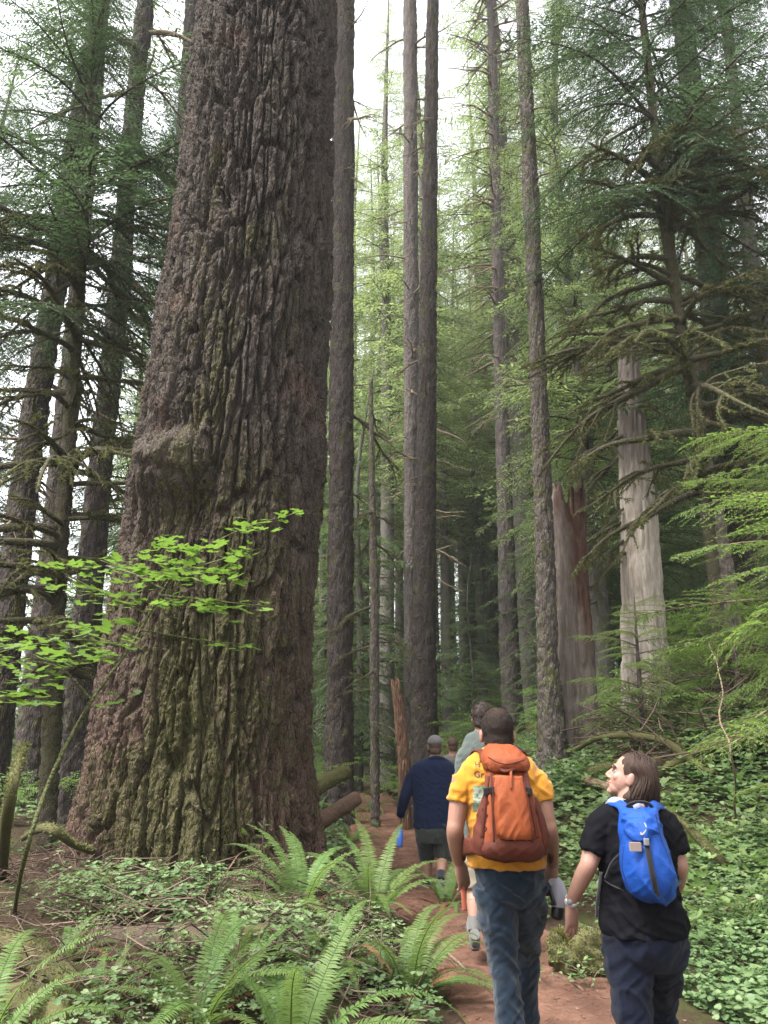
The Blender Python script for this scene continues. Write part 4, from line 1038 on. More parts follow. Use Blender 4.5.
# twig litter: uncountable
def litter(name, label, n, area, L, rr, mat, keep=None, up=(.0, .10), lay=.25):
    mb = MB(); x = rng.uniform(area[0], area[1], n); y = rng.uniform(area[2], area[3], n)
    k = keep(x, y) if keep is not None else np.ones(n, bool); x, y = x[k], y[k]; z = g(x, y)+rng.uniform(up[0], up[1], len(x))**1
    for q in range(len(x)):
        l = L*rng.uniform(.3, 1.2); az = rng.uniform(0, 6.28); e = rng.normal(0, lay); d = np.array([math.cos(az)*math.cos(e), math.sin(az)*math.cos(e), math.sin(e)])
        p = np.array([x[q], y[q], z[q]]); b = rng.normal(0, l*.07, 3)
        mb.tube(np.array([p-d*l/2, p+b, p+d*l/2]), np.array([1, .85, .4])*rr*rng.uniform(.5, 1.4), 4, rng.random(), cap=False)
    return tag(mb.obj(name, mat), label, 'twigs', kind='stuff')
M_twig = leaf_mat('twig_brown', [(.040, .025, .019), (.080, .052, .040), (.145, .105, .082)], 0.0, None, .9, .1)
litter('twig_pile', 'tangled pile of dead twigs round the foot of the giant trunk', 2600, (-5.0, .2, 4.2, 8.2), .42, .0042, M_twig, lambda x, y: (np.hypot(x-GX, y-GY) > 1.25) & (x-path_x(y) < -.8), (.0, .22), .35)
litter('brush_pile', 'pale tangled brush pile on the right bank below the bleached snag', 520, (3.4, 6.6, 10.5, 14.5), .9, .010, M_twig, None, (.05, .8), .5)
litter('ground_twigs', 'small dead twigs scattered over the whole forest floor', 2400, (-8, 9, 3, 16), .28, .0035, M_twig, lambda x, y: np.abs(x-path_x(y)) > .75, (.0, .05), .15)
litter('path_twigs', 'needles and bits of twig lying on the brown path', 3200, (-.6, 2.0, 3.2, 14), .06, .0022, M_twig, lambda x, y: np.abs(x-path_x(y)) < .8, (.012, .022), .05)
mb = MB(); P = cover_points(3500, -.8, 2.2, 3.2, 14, lambda x, y: np.abs(x-path_x(y)) < .85); P[:, 2] += .02
mb.add(*leaves(P, rng.uniform(0, 6.28, len(P)), rng.normal(0, .15, len(P)), rng.normal(0, .2, len(P)), rng.uniform(.008, .022, len(P)), OVAL, rng)); 
tag(mb.obj('leaf_litter', M_twig, None, False), 'small dry leaves strewn on the path', 'leaf litter', kind='stuff')
for lab, a, b, r_ in (('dark short stick lying on the path left of the jeans', (448, 957), (466, 973), .011), ('pale stick lying on the path in front of the rotten stump', (575, 982), (597, 977), .009), ('thin dark stick on the path beside the blue jeans cuff', (480, 985), (497, 992), .006)):
    log('stick', lab, [gp(*a, .02), gp((a[0]+b[0])/2, (a[1]+b[1])/2, .025), gp(*b, .02)], [r_, r_, r_*.6], M_branch_brown, 'stick', ends=False, n=7, rows=14)

def stone(px, py, r, lab):
    p = gp(px, py); V, Q, T = ellip_((0, 0, 0), (r, r*.8, r*.5)); V = V*(1+.25*fbm(V[:, 0]/r*1.3+px, V[:, 1]/r*1.3, V[:, 2]/r*1.3, 5, 3))[:, None]
    o = link('stone', mesh_np('stone', V, Q, T, M_stone), None, p); return tag(o, lab, 'stone')
def ellip_(c, r, nu=20, nv=14):
    v = np.linspace(-np.pi/2, np.pi/2, nv)[1:-1]; u = np.arange(nu)/nu*2*np.pi
    S = np.vstack([np.stack([np.cos(v)[:, None]*np.cos(u), np.cos(v)[:, None]*np.sin(u), np.repeat(np.sin(v)[:, None], nu, 1)], -1).reshape(-1, 3), [0, 0, -1], [0, 0, 1]])*np.array(r)+np.array(c)
    m = nv-2; i = np.arange(m-1)[:, None]*nu; j = np.arange(nu)[None]; Q = np.stack([i+j, i+(j+1) % nu, i+nu+(j+1) % nu, i+nu+j], -1).reshape(-1, 4); k = np.arange(nu); a, b = m*nu, m*nu+1
    return S, Q, np.vstack([np.stack([np.full(nu, a), (k+1) % nu, k], 1), np.stack([np.full(nu, b), (m-1)*nu+k, (m-1)*nu+(k+1) % nu], 1)])
M_stone = simple('path_stone', (.09, .07, .06), .9, 40, .4, .5)
stone(462, 1006, .035, 'small stone at the left path edge by the big fern')
stone(556, 948, .03, 'small stone on the path left of the rotten stump')
stone(434, 880, .03, 'small stone on the path behind the navy jacket man')

log('tree_root', 'gnarled root crossing the brown path ahead of the blue jeans', [gp(455, 930, -.01), gp(478, 925, .022), gp(505, 928, .018), gp(532, 922, -.02)], [.018, .022, .02, .012], M_log_brown, 'root', ends=False, seed=51, n=8, wig=.02)
log('tree_root', 'thin root surfacing on the path between the two nearest hikers', [gp(536, 985, -.01), gp(556, 978, .015), gp(580, 990, .012), gp(596, 1000, -.02)], [.010, .014, .012, .008], M_log_brown, 'root', ends=False, seed=52, n=8, wig=.015)
# ------------------------------------------------------------------ people
def ellip(c, r, Rm=None, nu=20, nv=14):
    v = np.linspace(-np.pi/2, np.pi/2, nv)[1:-1]; u = np.arange(nu)/nu*2*np.pi
    S = np.stack([np.cos(v)[:, None]*np.cos(u), np.cos(v)[:, None]*np.sin(u), np.repeat(np.sin(v)[:, None], nu, 1)], -1).reshape(-1, 3)
    S = np.vstack([S, [0, 0, -1], [0, 0, 1]])*np.array(r)
    if Rm is not None: S = S @ np.array(Rm).T
    m = nv-2; i = np.arange(m-1)[:, None]*nu; j = np.arange(nu)[None]
    Q = np.stack([i+j, i+(j+1) % nu, i+nu+(j+1) % nu, i+nu+j], -1).reshape(-1, 4)
    k = np.arange(nu); a, b = m*nu, m*nu+1
    T = np.vstack([np.stack([np.full(nu, a), (k+1) % nu, k], 1), np.stack([np.full(nu, b), (m-1)*nu+k, (m-1)*nu+(k+1) % nu], 1)])
    return S+np.array(c), Q, T

def remesh(name, parts, vox, smooth=6, mat=None, disp=None, attrs=None):
    mb = MB()
    for p in parts: mb.add(*p[:3])
    me0 = mb.mesh('tmp'); o = bpy.data.objects.new('tmp', me0); C.objects.link(o)
    m = o.modifiers.new('r', 'REMESH'); m.mode = 'VOXEL'; m.voxel_size = vox; m.use_smooth_shade = True
    if smooth: s = o.modifiers.new('s', 'SMOOTH'); s.iterations = smooth; s.factor = .5
    dg = bpy.context.evaluated_depsgraph_get(); dg.update()
    me = bpy.data.meshes.new_from_object(o.evaluated_get(dg)); me.name = name
    bpy.data.objects.remove(o); bpy.data.meshes.remove(me0)
    if disp is not None:
        n = len(me.vertices); V = np.empty(n*3, np.float32); N = np.empty(n*3, np.float32)
        me.vertices.foreach_get('co', V); me.vertices.foreach_get('normal', N); V = V.reshape(-1, 3); N = N.reshape(-1, 3)
        V = V+N*disp(V.astype(float), N)[:, None]; me.vertices.foreach_set('co', V.astype(np.float32).ravel()); me.update()
    me.polygons.foreach_set('use_smooth', np.ones(len(me.polygons), bool))
    me.materials.clear()
    if mat: me.materials.append(mat)
    return me

def folds(amp, seed, f=(11, 11, 17), tilt=.6):
    def d(V, N):
        x, y, z = V[:, 0], V[:, 1], V[:, 2]
        w = .10*fbm(x*4, y*4, z*4, seed+5, 2)
        a = 1-np.abs(vnoise((x+w)*f[0], (y+w)*f[1], (z+tilt*x+w)*f[2], seed))*2
        b = 1-np.abs(vnoise((x-w)*f[0]*1.9, (y+w)*f[1]*1.9, (z-tilt*x)*f[2]*1.7, seed+3))*2
        return amp*(.75*a+.35*b-.2)
    return d

def cloth(name, col, seed=0, weave=900, rough=.85, var=.18, sheen=.15, bump=.25):
    t = NT(name); w = t.coord(); n1 = t.noise(w, 7, 5, .6); n2 = t.noise(w, weave*.25, 3, .7); wv = t.voro(w, weave)
    c = t.mix(n1, tuple(k*(1-var) for k in col), tuple(min(1, k*(1+var)) for k in col))
    c = t.mix(t.math('MULTIPLY', n2, .35), c, tuple(k*.72 for k in col))
    hh = t.math('ADD', t.math('MULTIPLY', wv, .25), t.math('ADD', t.math('MULTIPLY', t.noise(w, 38, 4, .65), 1.1), t.math('MULTIPLY', n2, .3)))
    return t.done(t.pbsdf(c, rough, t.bump(hh, bump, .008), .2 if sum(col) > .06 else .08, sheen))
def skin_mat(name, a, b):
    t = NT(name); w = t.coord(); n = t.noise(w, 14, 5, .65); n2 = t.noise(w, 160, 3)
    c = t.mix(n, a, b); p = t.n('BsdfPrincipled'); t.l(c, p.inputs['Base Color']); p.inputs['Roughness'].default_value = .55
    p.inputs['Subsurface Weight'].default_value = .12; p.inputs['Subsurface Radius'].default_value = (.012, .005, .003); p.inputs['Specular IOR Level'].default_value = .35
    t.l(t.bump(n2, .25, .003), p.inputs['Normal']); return t.done(p.outputs[0])
def hair_mat(name, a, b):
    t = NT(name); w = t.coord((1, 1, .25)); n = t.noise(w, 160, 4, .7); n1 = t.noise(w, 18, 3)
    return t.done(t.pbsdf(t.mix(t.math('MULTIPLY', t.math('ADD', n, n1), .5), a, b), .65, t.bump(n, .6, .006), .18))

def shrink(t_, k=.93): V = t_[0]; c = V.mean(0); return (c+(V-c)*np.array([k, k, 1]), t_[1], t_[2])

def rot(yaw, pitch=0, roll=0):
    """yaw left positive about z, pitch up positive about x"""
    return np.array(Matrix.Rotation(yaw, 3, 'Z') @ Matrix.Rotation(pitch, 3, 'X') @ Matrix.Rotation(roll, 3, 'Y'))

def head_parts(c, Rm, s=1.0, face=True):
    c = np.array(c); L = lambda p: c+Rm @ (np.array(p)*s)
    E = lambda p, r: ellip(L(p), np.array(r)*s, Rm)
    ps = [E((0, -.014, .030), (.073, .095, .086)), E((0, .020, -.022), (.063, .070, .078)), E((0, .042, -.072), (.043, .042, .034)), E((0, .066, -.096), (.024, .020, .016))]
    for sx in (1, -1):
        ps += [E((sx*.077, -.004, -.010), (.009, .019, .031)), E((sx*.071, -.002, -.020), (.010, .012, .018)), E((sx*.036, .062, -.022), (.020, .016, .020))]
    if face:
        ps += [tube([L((0, .082, .014)), L((0, .094, -.008)), L((0, .105, -.030)), L((0, .099, -.039))], np.array([.0065, .008, .0115, .009])*s, 10),
               E((.012, .093, -.036), (.009, .010, .007)), E((-.012, .093, -.036), (.009, .010, .007)),
               E((0, .083, .022), (.046, .014, .010)), E((0, .084, -.058), (.022, .0105, .0055)), E((0, .083, -.067), (.019, .0105, .006))]
    return ps

def hand_parts(w, fwd, across, curl, s=1.0, thumb=1, fan=.05, thumb_in=.3):
    """w wrist; fwd along the hand; across towards the thumb side; palm normal = fwd x across * thumb handed"""
    f = np.array(fwd, float); f /= np.linalg.norm(f); a = np.array(across, float); a -= f*np.dot(a, f); a /= np.linalg.norm(a)
    p = np.cross(f, a)*thumb                      # palmar side
    w = np.array(w, float); P = lambda x, y, z: w+(f*x+a*y+p*z)*s
    ps = [tube([P(-.03, 0, 0), P(.01, 0, 0), P(.045, .002, 0), P(.085, .002, .004), P(.100, .001, .006)], np.array([(.026, .019), (.028, .019), (.039, .0185), (.041, .0155), (.036, .011)])*s, 16, True, a)]
    for y, l, ph in ((.031, .070, .9), (.0105, .079, 1.0), (-.0105, .073, 1.08), (-.030, .057, 1.18)):
        q = P(.092-abs(y-.01)*.25, y, .004); an = curl*.35*ph; pts = [P(.060, y*.85, 0), q]; sp = y*fan*10
        for seg, k in ((.45, .55), (.30, .85), (.25, .65)):
            d = f*math.cos(an)+p*math.sin(an)+a*sp*.35; d /= np.linalg.norm(d); q = q+d*l*seg*s; pts.append(q); an += curl*k*ph
        ps.append(tube(spline(pts, 12), np.linspace(.0098, .0072, 12)*s, 10))
    pts = [P(.012, .016, .004), P(.038, .036, .012), P(.062, .046+.01*(1-thumb_in), .016+.02*thumb_in), P(.086, .044+.02*(1-thumb_in)-.015*thumb_in, .020+.035*thumb_in)]
    ps.append(tube(spline(pts, 10), np.linspace(.0145, .0088, 10)*s, 10))
    return ps

def limb(pts, rad, n=14, k=24, up=None):
    P = spline(pts, k); r = np.array(rad, float); u = np.linspace(0, len(rad)-1, k)
    rr = np.interp(u, np.arange(len(rad)), r) if r.ndim == 1 else np.stack([np.interp(u, np.arange(len(rad)), r[:, i]) for i in (0, 1)], 1)
    return tube(P, rr, n, True, up)

def shoe(name, foot, mat, sole_mat, parent, yaw=0, pitch=0, l=.28):
    """foot: heel point on the ground in parent coordinates, toes along local +y"""
    ps = [tube([(0, -.035, .05), (0, .0, .052), (0, .06, .056), (0, .12, .045), (0, .18, .034), (0, .225, .028), (0, .242, .026)], [(.026, .034), (.037, .046), (.038, .046), (.043, .036), (.046, .028), (.036, .022), (.016, .014)], 16, True, (1, 0, 0)),
          tube([(0, .01, .05), (0, .0, .11)], [(.040, .055), (.040, .050)], 14, True, (1, 0, 0))]
    me = remesh(name, ps, .006, 4, mat); M4 = Matrix.Rotation(yaw, 4, 'Z') @ Matrix.Rotation(-pitch, 4, 'X')
    o = link(name, me, parent, foot); o.rotation_euler = M4.to_euler()
    sl = tube([(0, -.04, .010), (0, 0, .010), (0, .1, .010), (0, .18, .010), (0, .235, .014), (0, .25, .018)], [(.030, .012), (.040, .013), (.041, .013), (.049, .013), (.038, .011), (.015, .007)], 16, True, (1, 0, 0))
    m = MB(); m.add(*sl); m.obj('sole', sole_mat, o); return o

SKIN = skin_mat('skin', (.18, .09, .062), (.265, .14, .10))
SKIN_F = skin_mat('fair_skin', (.215, .115, .083), (.30, .17, .13))
M_yellow = cloth('yellow_cotton', (.40, .168, .011), var=.10, bump=.5)
M_jeans = cloth('blue_denim', (.0065, .0135, .024), var=.4, weave=1200, bump=.5)
M_black = cloth('black_cotton', (.0038, .0038, .0055), var=.25, sheen=0, bump=.5)
M_navyp = cloth('dark_navy_trouser', (.0048, .0068, .015), var=.3, sheen=.05, bump=.5)
M_navy = cloth('navy_fleece', (.005, .009, .026), var=.3, sheen=.05)
M_sage = cloth('sage_cotton', (.052, .063, .056), var=.15)
M_darkshort = cloth('dark_shorts', (.022, .025, .022), var=.3)
M_greycap = cloth('grey_cap_cloth', (.085, .078, .08), var=.15)
M_brownj = cloth('grey_brown_jacket', (.10, .085, .075), var=.2)
M_orange = cloth('orange_nylon', (.205, .046, .014), var=.10, weave=700, rough=.55, sheen=0, bump=.55)
M_orange2 = cloth('bright_orange_panel', (.235, .056, .017), var=.08, weave=700, rough=.5, sheen=0, bump=.5)
M_rust = cloth('rust_red_nylon', (.078, .018, .010), var=.2, weave=700, rough=.6, sheen=0, bump=.5)
M_blue = cloth('blue_nylon', (.007, .050, .25), var=.10, weave=500, rough=.42, sheen=0, bump=.65)
M_web = cloth('black_webbing', (.013, .013, .014), var=.2, rough=.6)
M_palestrap = cloth('pale_mesh_strap', (.17, .175, .25), var=.1)
M_hair_dark = hair_mat('dark_hair', (.012, .009, .008), (.05, .035, .028))
M_hair_brown = hair_mat('brown_hair', (.012, .007, .0055), (.050, .029, .021))
M_hair_mid = hair_mat('mid_brown_hair', (.03, .018, .012), (.08, .05, .036))
M_plastic = simple('dark_plastic', (.010, .008, .008), .4, 80, .1, 0)
M_greyplastic = simple('grey_plastic', (.13, .13, .14), .4, 80, .1, 0)
M_sole = simple('rubber_sole', (.05, .045, .04), .8, 60)
M_shoe = cloth('grey_shoe', (.09, .085, .082), var=.3)
M_sock = cloth('grey_sock', (.10, .095, .09), var=.2)

def scalp(c, Rm, s, mat, parent, thick=1.05, hairline=-.01, back=-.085, seed=0, fuzz=.004, front=.07, nm='hair', tuft=2600, tl=(.008, .02)):
    """short hair: a shell over the cranium that dives under the skin below the hairline"""
    V, Q, T = ellip((0, -.014, .030), np.array((.073, .095, .086))*thick, None, 64, 48)
    V2, Q2, T2 = ellip((0, -.030, -.035), np.array((.063, .068, .075))*thick, None, 64, 40)
    me = remesh(nm, [(V, Q, T), (V2, Q2, T2)], .005, 3)
    n = len(me.vertices); X = np.empty(n*3, np.float32); me.vertices.foreach_get('co', X); X = X.reshape(-1, 3).astype(float)
    y, z = X[:, 1], X[:, 2]
    line = np.interp(y, [-.10, -.04, -.012, .012, .03, .055, .1], [back, back, hairline-.03, hairline+.0, hairline+.035, front, front+.02])
    k = sstep(-.008, .010, z-line)
    cc = np.array([0, -.02, 0.0]); X = cc+(X-cc)*(.86+.14*k)[:, None]
    X = X+(X-cc)/np.linalg.norm(X-cc, axis=1)[:, None]*(fuzz*fbm(X[:, 0]*60, X[:, 1]*60, X[:, 2]*60, seed, 3)*k)[:, None]
    rr = np.random.default_rng(seed)
    idx = rr.choice(np.nonzero(k > .6)[0], tuft); Nn = (X[idx]-cc); Nn /= np.linalg.norm(Nn, axis=1)[:, None]
    Xw = np.array(c)+(X*s) @ Rm.T
    me.vertices.foreach_set('co', Xw.astype(np.float32).ravel()); me.update(); me.materials.append(mat)
    o = link(nm, me, parent)
    Nd = Nn+np.array([0, -.2, -.7]); Nd /= np.linalg.norm(Nd, axis=1)[:, None]
    tv = tufts(Xw[idx], Nd @ Rm.T, rr, tl[0]*s, tl[1]*s, .16, 0)
    m = MB(); m.add(*tv); f = m.obj('stubble', mat, o, False); f['kind'] = 'stuff'
    return o

class Fig:
    """helper that turns photo pixels at a given distance into points relative to the figure's base"""
    def __init__(s, px, Y):
        p = at(px, 900, Y); s.Y = Y; s.base = np.array([p[0], Y, gs(p[0], Y)])
    def p(s, px, py, dy=0): return at(px, py, s.Y+dy)-s.base
    def w(s, npx, py, dy=0): return (at(384+npx, py, s.Y+dy)-at(384, py, s.Y+dy))[0]
    def rows(s, rows, n=28, k=44, sec=None):
        """rows: (py, left px, right px, half depth, dy) top to bottom -> closed loft"""
        P = np.array([s.p((l+r)/2, py, dy) for py, l, r, d, dy in rows]); ra = np.array([[s.w((r-l)/2, py, dy), d] for py, l, r, d, dy in rows])
        u = np.linspace(0, len(rows)-1, k); idx = np.arange(len(rows))
        PP = spline(P, k); rr = spline(ra, k)
        th = np.arange(n)/n*2*np.pi; c, sn = np.cos(th), np.sin(th)
        if sec is not None: c = np.sign(c)*np.abs(c)**sec; sn = np.sign(sn)*np.abs(sn)**sec
        V, Q, T = tube(PP, rr, n, True, (1, 0, 0))
        V[:k*n] = (PP[:, None, :]+np.stack([rr[:, 0, None]*c, rr[:, 1, None]*sn, np.zeros((k, n))], -1)).reshape(-1, 3)   # level rings
        return V, Q, T
    def person(s, me, label):
        o = link('person', me, None, s.base); return tag(o, label, 'person')

def ribbon(P, width, thick, normal=None, n=30, side=None):
    """flat strap along P; side = direction of the strap's width"""
    P = spline(P, n); return tube(P, np.tile([width/2, thick/2], (n, 1)), 8, True, side, .6)

# ---- man in the yellow shirt ------------------------------------------
f = Fig(510, 4.0)
hc = f.p(497, 734, .02); HR = rot(R(2), R(-6))
torso = f.rows([(747, 485, 511, .055, .0), (753, 476, 520, .07, 0), (761, 466, 532, .09, 0), (772, 460, 538, .11, 0), (786, 461, 539, .118, 0), (804, 465, 541, .122, 0), (835, 468, 545, .125, .01), (866, 472, 546, .125, .02)])
Ls, Le, Lw = f.p(463, 778), f.p(455, 830, -.02), f.p(458, 862, .10)
Rs, Re, Rw = f.p(537, 778), f.p(549, 830, -.02), f.p(553, 864, .10)
def leg_core(pts, rad): return limb(pts, rad, 16)
gz = -f.base[2]
Lh, Lk, La = f.p(493, 885), f.p(504, 965, .0), f.p(518, 1088, -.08)
Rh, Rk, Ra = f.p(527, 885), f.p(525, 955, .28), f.p(527, 1040, .40)
arm_r = [.054, .052, .047, .042, .041, .043, .038, .030, .026]
def arm_pts(a, e, w, out=0): return [a, a+(e-a)*.3, a+(e-a)*.6, a+(e-a)*.85, e, e+(w-e)*.25, e+(w-e)*.55, e+(w-e)*.82, w]
skin = head_parts(hc, HR, 1.06)+[limb([hc+[0, -.03, -.03], f.p(498, 748, .0), f.p(498, 762, .01)], [.062, .064, .085])]
skin += [shrink(torso), limb(arm_pts(Ls, Le, Lw), arm_r, 16, 40), limb(arm_pts(Rs, Re, Rw), arm_r, 16, 40)]
skin += hand_parts(Lw, f.p(467, 888, .14)-Lw, (.75, .65, 0), .6, 1.06, -1, .09) + hand_parts(Rw, f.p(548, 890, .13)-Rw, (-.7, .7, 0), .7, 1.06, 1, .09)
skin += [leg_core([Lh, (Lh+Lk)/2, Lk, (Lk+La)/2, La], [.078, .072, .052, .050, .036]), leg_core([Rh, (Rh+Rk)/2, Rk, (Rk+Ra)/2, Ra], [.078, .072, .052, .050, .036])]
man = f.person(remesh('person', skin, .0045, 6, SKIN), 'man in yellow t-shirt and blue jeans wearing the orange backpack, seen from behind')
def sleeve_(a, e, k, r, cx, up=.0):
    i = np.array([cx, a[1], a[2]+.012]); return limb([i+(a-i)*.35, a+(i-a)*.16+[0, 0, -.004], a+(e-a)*.22, a+(e-a)*k*.7, a+(e-a)*k], r, 18, 30)
shirt = [torso, f.rows([(846, 466, 546, .127, .01), (858, 467, 547, .132, .01), (866, 468, 547, .134, .01)]), sleeve_(Ls, Le, .46, [.06, .062, .062, .059, .060], f.p(498, 780)[0]), sleeve_(Rs, Re, .46, [.06, .062, .062, .059, .060], f.p(498, 780)[0])]
sh = link('shirt', remesh('shirt', shirt, .007, 6, M_yellow, folds(.010, 3)), man)
pel = f.rows([(852, 475, 544, .115, .02), (862, 474, 545, .122, .02), (876, 474, 544, .135, .01), (890, 478, 542, .135, .02), (903, 484, 538, .115, .04)])
jl = [Lh, Lh+(Lk-Lh)*.35, Lh+(Lk-Lh)*.7, Lk, Lk+(La-Lk)*.3, Lk+(La-Lk)*.7, La]; jr = [Rh, Rh+(Rk-Rh)*.35, Rh+(Rk-Rh)*.7, Rk, Rk+(Ra-Rk)*.3, Rk+(Ra-Rk)*.7, Ra]
jrad = [.098, .094, .080, .068, .066, .060, .058]
link('jeans', remesh('jeans', [pel, limb(jl, jrad, 18, 40), limb(jr, jrad, 18, 40)], .007, 5, M_jeans, folds(.011, 9, (7, 7, 20), .9)), man)
mb = MB(); mb.tube(f.rows([(861, 473, 546, .126, .02), (866, 473.5, 545.5, .127, .02)])[0][:0] if False else np.array([f.p(509, 862, .02), f.p(509, 866, .02)]), np.tile([f.w(36.6, 864), .130], (2, 1)), 30, None, True, up=(1, 0, 0)); mb.obj('waistband', M_jeans, man)
for dx, kk in ((-1, -1), (1, 1)):
    a = f.p(509+dx*17, 880, -.118); v = np.array([[-.06, 0, .06], [.06, 0, .06], [.06, -.012, -.05], [0, -.016, -.085], [-.06, -.012, -.05]])+a
for (A_, nm_) in ((La, 'l'), (Ra, 'r')):
    shoe('shoe', (A_[0], A_[1]-.02, max(gz, A_[2]-.11)+.012), M_shoe, M_sole, man, R(0))
t = NT('crown_glare_hair'); w = t.coord('', 'Object') if False else t.coord((1, 1, .5)); n = t.noise(w, 220, 3, .7)
sp3 = t.n('SeparateXYZ'); t.l(w, sp3.inputs[0])
ctr = hc+HR @ np.array([0.0, -.055, .10]); vd = t.n('VectorMath', operation='DISTANCE'); tc0 = t.n('TexCoord'); t.l(tc0.outputs['Object'], vd.inputs[0]); vd.inputs[1].default_value = tuple(ctr)
crown_glare = t.ramp(t.math('ADD', vd.outputs['Value'], t.math('MULTIPLY', n, .035)), [(.030, 1), (.078, 0)])  # pale crown spot: glare painted into the dark hair colour
c = t.mix(n, (.006, .005, .0045), (.030, .021, .017)); c = t.mix(t.math('MULTIPLY', crown_glare, .06), c, (.33, .18, .13))
M_glare_hair = t.done(t.pbsdf(c, .85, t.bump(n, .5, .004), .1))
scalp(hc, HR, 1.06, M_glare_hair, man, 1.035, -.005, -.082, 5, .003, .065, tuft=5000, tl=(.006, .016))
# lettering on the shirt (most of it is hidden by the pack)
def lettering(txt, size, loc, parent, mat, target=None, rotx=R(90), out=-1):
    cu = bpy.data.curves.new('lettering', 'FONT'); cu.body = txt; cu.size = size; cu.extrude = .0004; cu.offset = .0006
    o = bpy.data.objects.new('lettering', cu); C.objects.link(o); dg = bpy.context.evaluated_depsgraph_get(); dg.update()
    me = bpy.data.meshes.new_from_object(o.evaluated_get(dg)); bpy.data.objects.remove(o)
    me.transform(Matrix.Translation(Vector(loc)) @ Matrix.Rotation(rotx, 4, 'X'))
    if target is not None:
        n = len(me.vertices); X = np.empty(n*3, np.float32); me.vertices.foreach_get('co', X); X = X.reshape(-1, 3)
        z0 = loc[1]
        for k in range(n):
            hit, p_, nn, _ = target.ray_cast(Vector((X[k, 0], z0-.4, X[k, 2])), Vector((0, 1, 0)))
            if hit: X[k, 1] = p_.y-.0022+(X[k, 1]-z0)
        me.vertices.foreach_set('co', X.ravel()); me.update()
    me.materials.clear(); me.materials.append(mat); return link('lettering', me, parent)
M_ink = simple('dark_print', (.03, .03, .025), .7, 60, .1, 0)
dg = bpy.context.evaluated_depsgraph_get(); dg.update(); shm = sh.evaluated_get(dg)
a = f.p(475.5, 767, -.1); lettering('H', .034, a, sh, M_ink, shm)
a = f.p(474.5, 777.5, -.1); lettering('Gr', .040, a, sh, M_ink, shm)
def patch(px0, py0, px1, py1, mat, parent, target, nm='print', nx=8, nz=14, off=.0025):
    X = np.linspace(px0, px1, nx); Z = np.linspace(py0, py1, nz); V = []
    for py in Z:
        for px in X:
            q = f.p(px, py, -.12); hit, p_, nn, _ = target.ray_cast(Vector((q[0], q[1]-.4, q[2])), Vector((0, 1, 0)))
            V.append([q[0], (p_.y if hit else q[1])-off, q[2]])
    i = np.arange(nz-1)[:, None]*nx+np.arange(nx-1)[None]
    return link(nm, mesh_np(nm, V, np.stack([i, i+1, i+nx+1, i+nx], -1).reshape(-1, 4), None, mat), parent)
t = NT('green_print'); n = t.noise(t.coord(), 28, 4); M_print = t.done(t.pbsdf(t.ramp(n, [(.4, (.10, .13, .09)), (.5, (.20, .23, .17)), (.6, (.07, .09, .07))], 'CONSTANT'), .8))
patch(474, 786, 492, 812, M_print, sh, shm)

# ---- orange backpack ----------------------------------------------------
pk = empty('backpack', f.base, 0, 'large orange and rust hiking backpack worn by the man in yellow', 'backpack')
YB = -.25
main = f.rows([(770, 488, 526, .085, YB), (776, 486, 528, .105, YB), (790, 485, 531, .118, YB), (815, 483, 536, .125, YB), (838, 480, 541, .125, YB+.01), (850, 478, 543, .115, YB+.02), (856, 484, 538, .09, YB+.03)], 30, 44, .75)
link('main_bag', remesh('main_bag', [main], .007, 4, M_orange, folds(.006, 21, (9, 9, 13), 1.2)), pk)
lid = f.rows([(744.5, 489, 511, .06, YB+.05), (749, 485, 517, .105, YB+.03), (757, 482, 525, .135, YB+.01), (765, 483, 528, .135, YB), (771, 486, 527, .118, YB-.005)], 30, 30, .7)
ld = link('lid', remesh('lid', [lid], .006, 4, M_orange, folds(.006, 25, (12, 12, 22), .3)), pk)
fp = f.rows([(776, 494, 522, .03, YB-.115), (790, 493, 527, .035, YB-.125), (812, 494, 530, .035, YB-.13), (832, 497, 533, .035, YB-.125), (839, 500, 531, .025, YB-.12)], 24, 30, .7)
link('front_panel', remesh('front_panel', [fp], .005, 4, M_orange2, folds(.0075, 27, (7, 7, 11), 1.6)), pk)
bp_ = f.rows([(836, 484, 539, .130, YB), (846, 479, 544, .134, YB+.005), (856, 481, 542, .115, YB+.02), (860, 490, 534, .08, YB+.03)], 28, 26, .75)
link('base_panel', remesh('base_panel', [bp_], .006, 4, M_rust, folds(.005, 29, (10, 10, 18))), pk)
for l0, r0, l1, r1 in ((483, 494, 472, 492), (527, 536, 532, 548)):
    sp = f.rows([(797, l0, r0, .06, YB+.02), (815, (l0+l1)/2, (r0+r1)/2, .085, YB+.03), (838, l1+1, r1, .10, YB+.04), (853, l1+2, r1-2, .085, YB+.05)], 20, 26)
    s_o = link('side_pocket', remesh('side_pocket', [sp], .006, 4, M_rust, folds(.006, int(l0), (10, 10, 16))), pk)
for x0, x1, y0, y1 in ((488, 482, 776, 838), (526, 538, 776, 838), (491, 494, 773, 842), (524, 533, 773, 842)):
    V = ribbon([f.p(x0, y0, YB-.10), f.p((x0*2+x1)/3, (y0*2+y1)/3, YB-.135), f.p((x0+x1*2)/3, (y0+y1*2)/3, YB-.135), f.p(x1, y1, YB-.125)], .018 if x0 in (488, 526) else .010, .006, side=(1, 0, 0)); m = MB(); m.add(*V); so_ = m.obj('compression_strap', M_rust, pk)
    q = f.p((x0*3+x1)/4, (y0*3+y1)/4, YB-.14); b = remesh('buckle', [tube([q+[0, 0, -.016], q+[0, 0, .016]], [(.014, .007)]*2, 8, True, (1, 0, 0), .5)], .003, 2, M_plastic); link('buckle', b, so_)
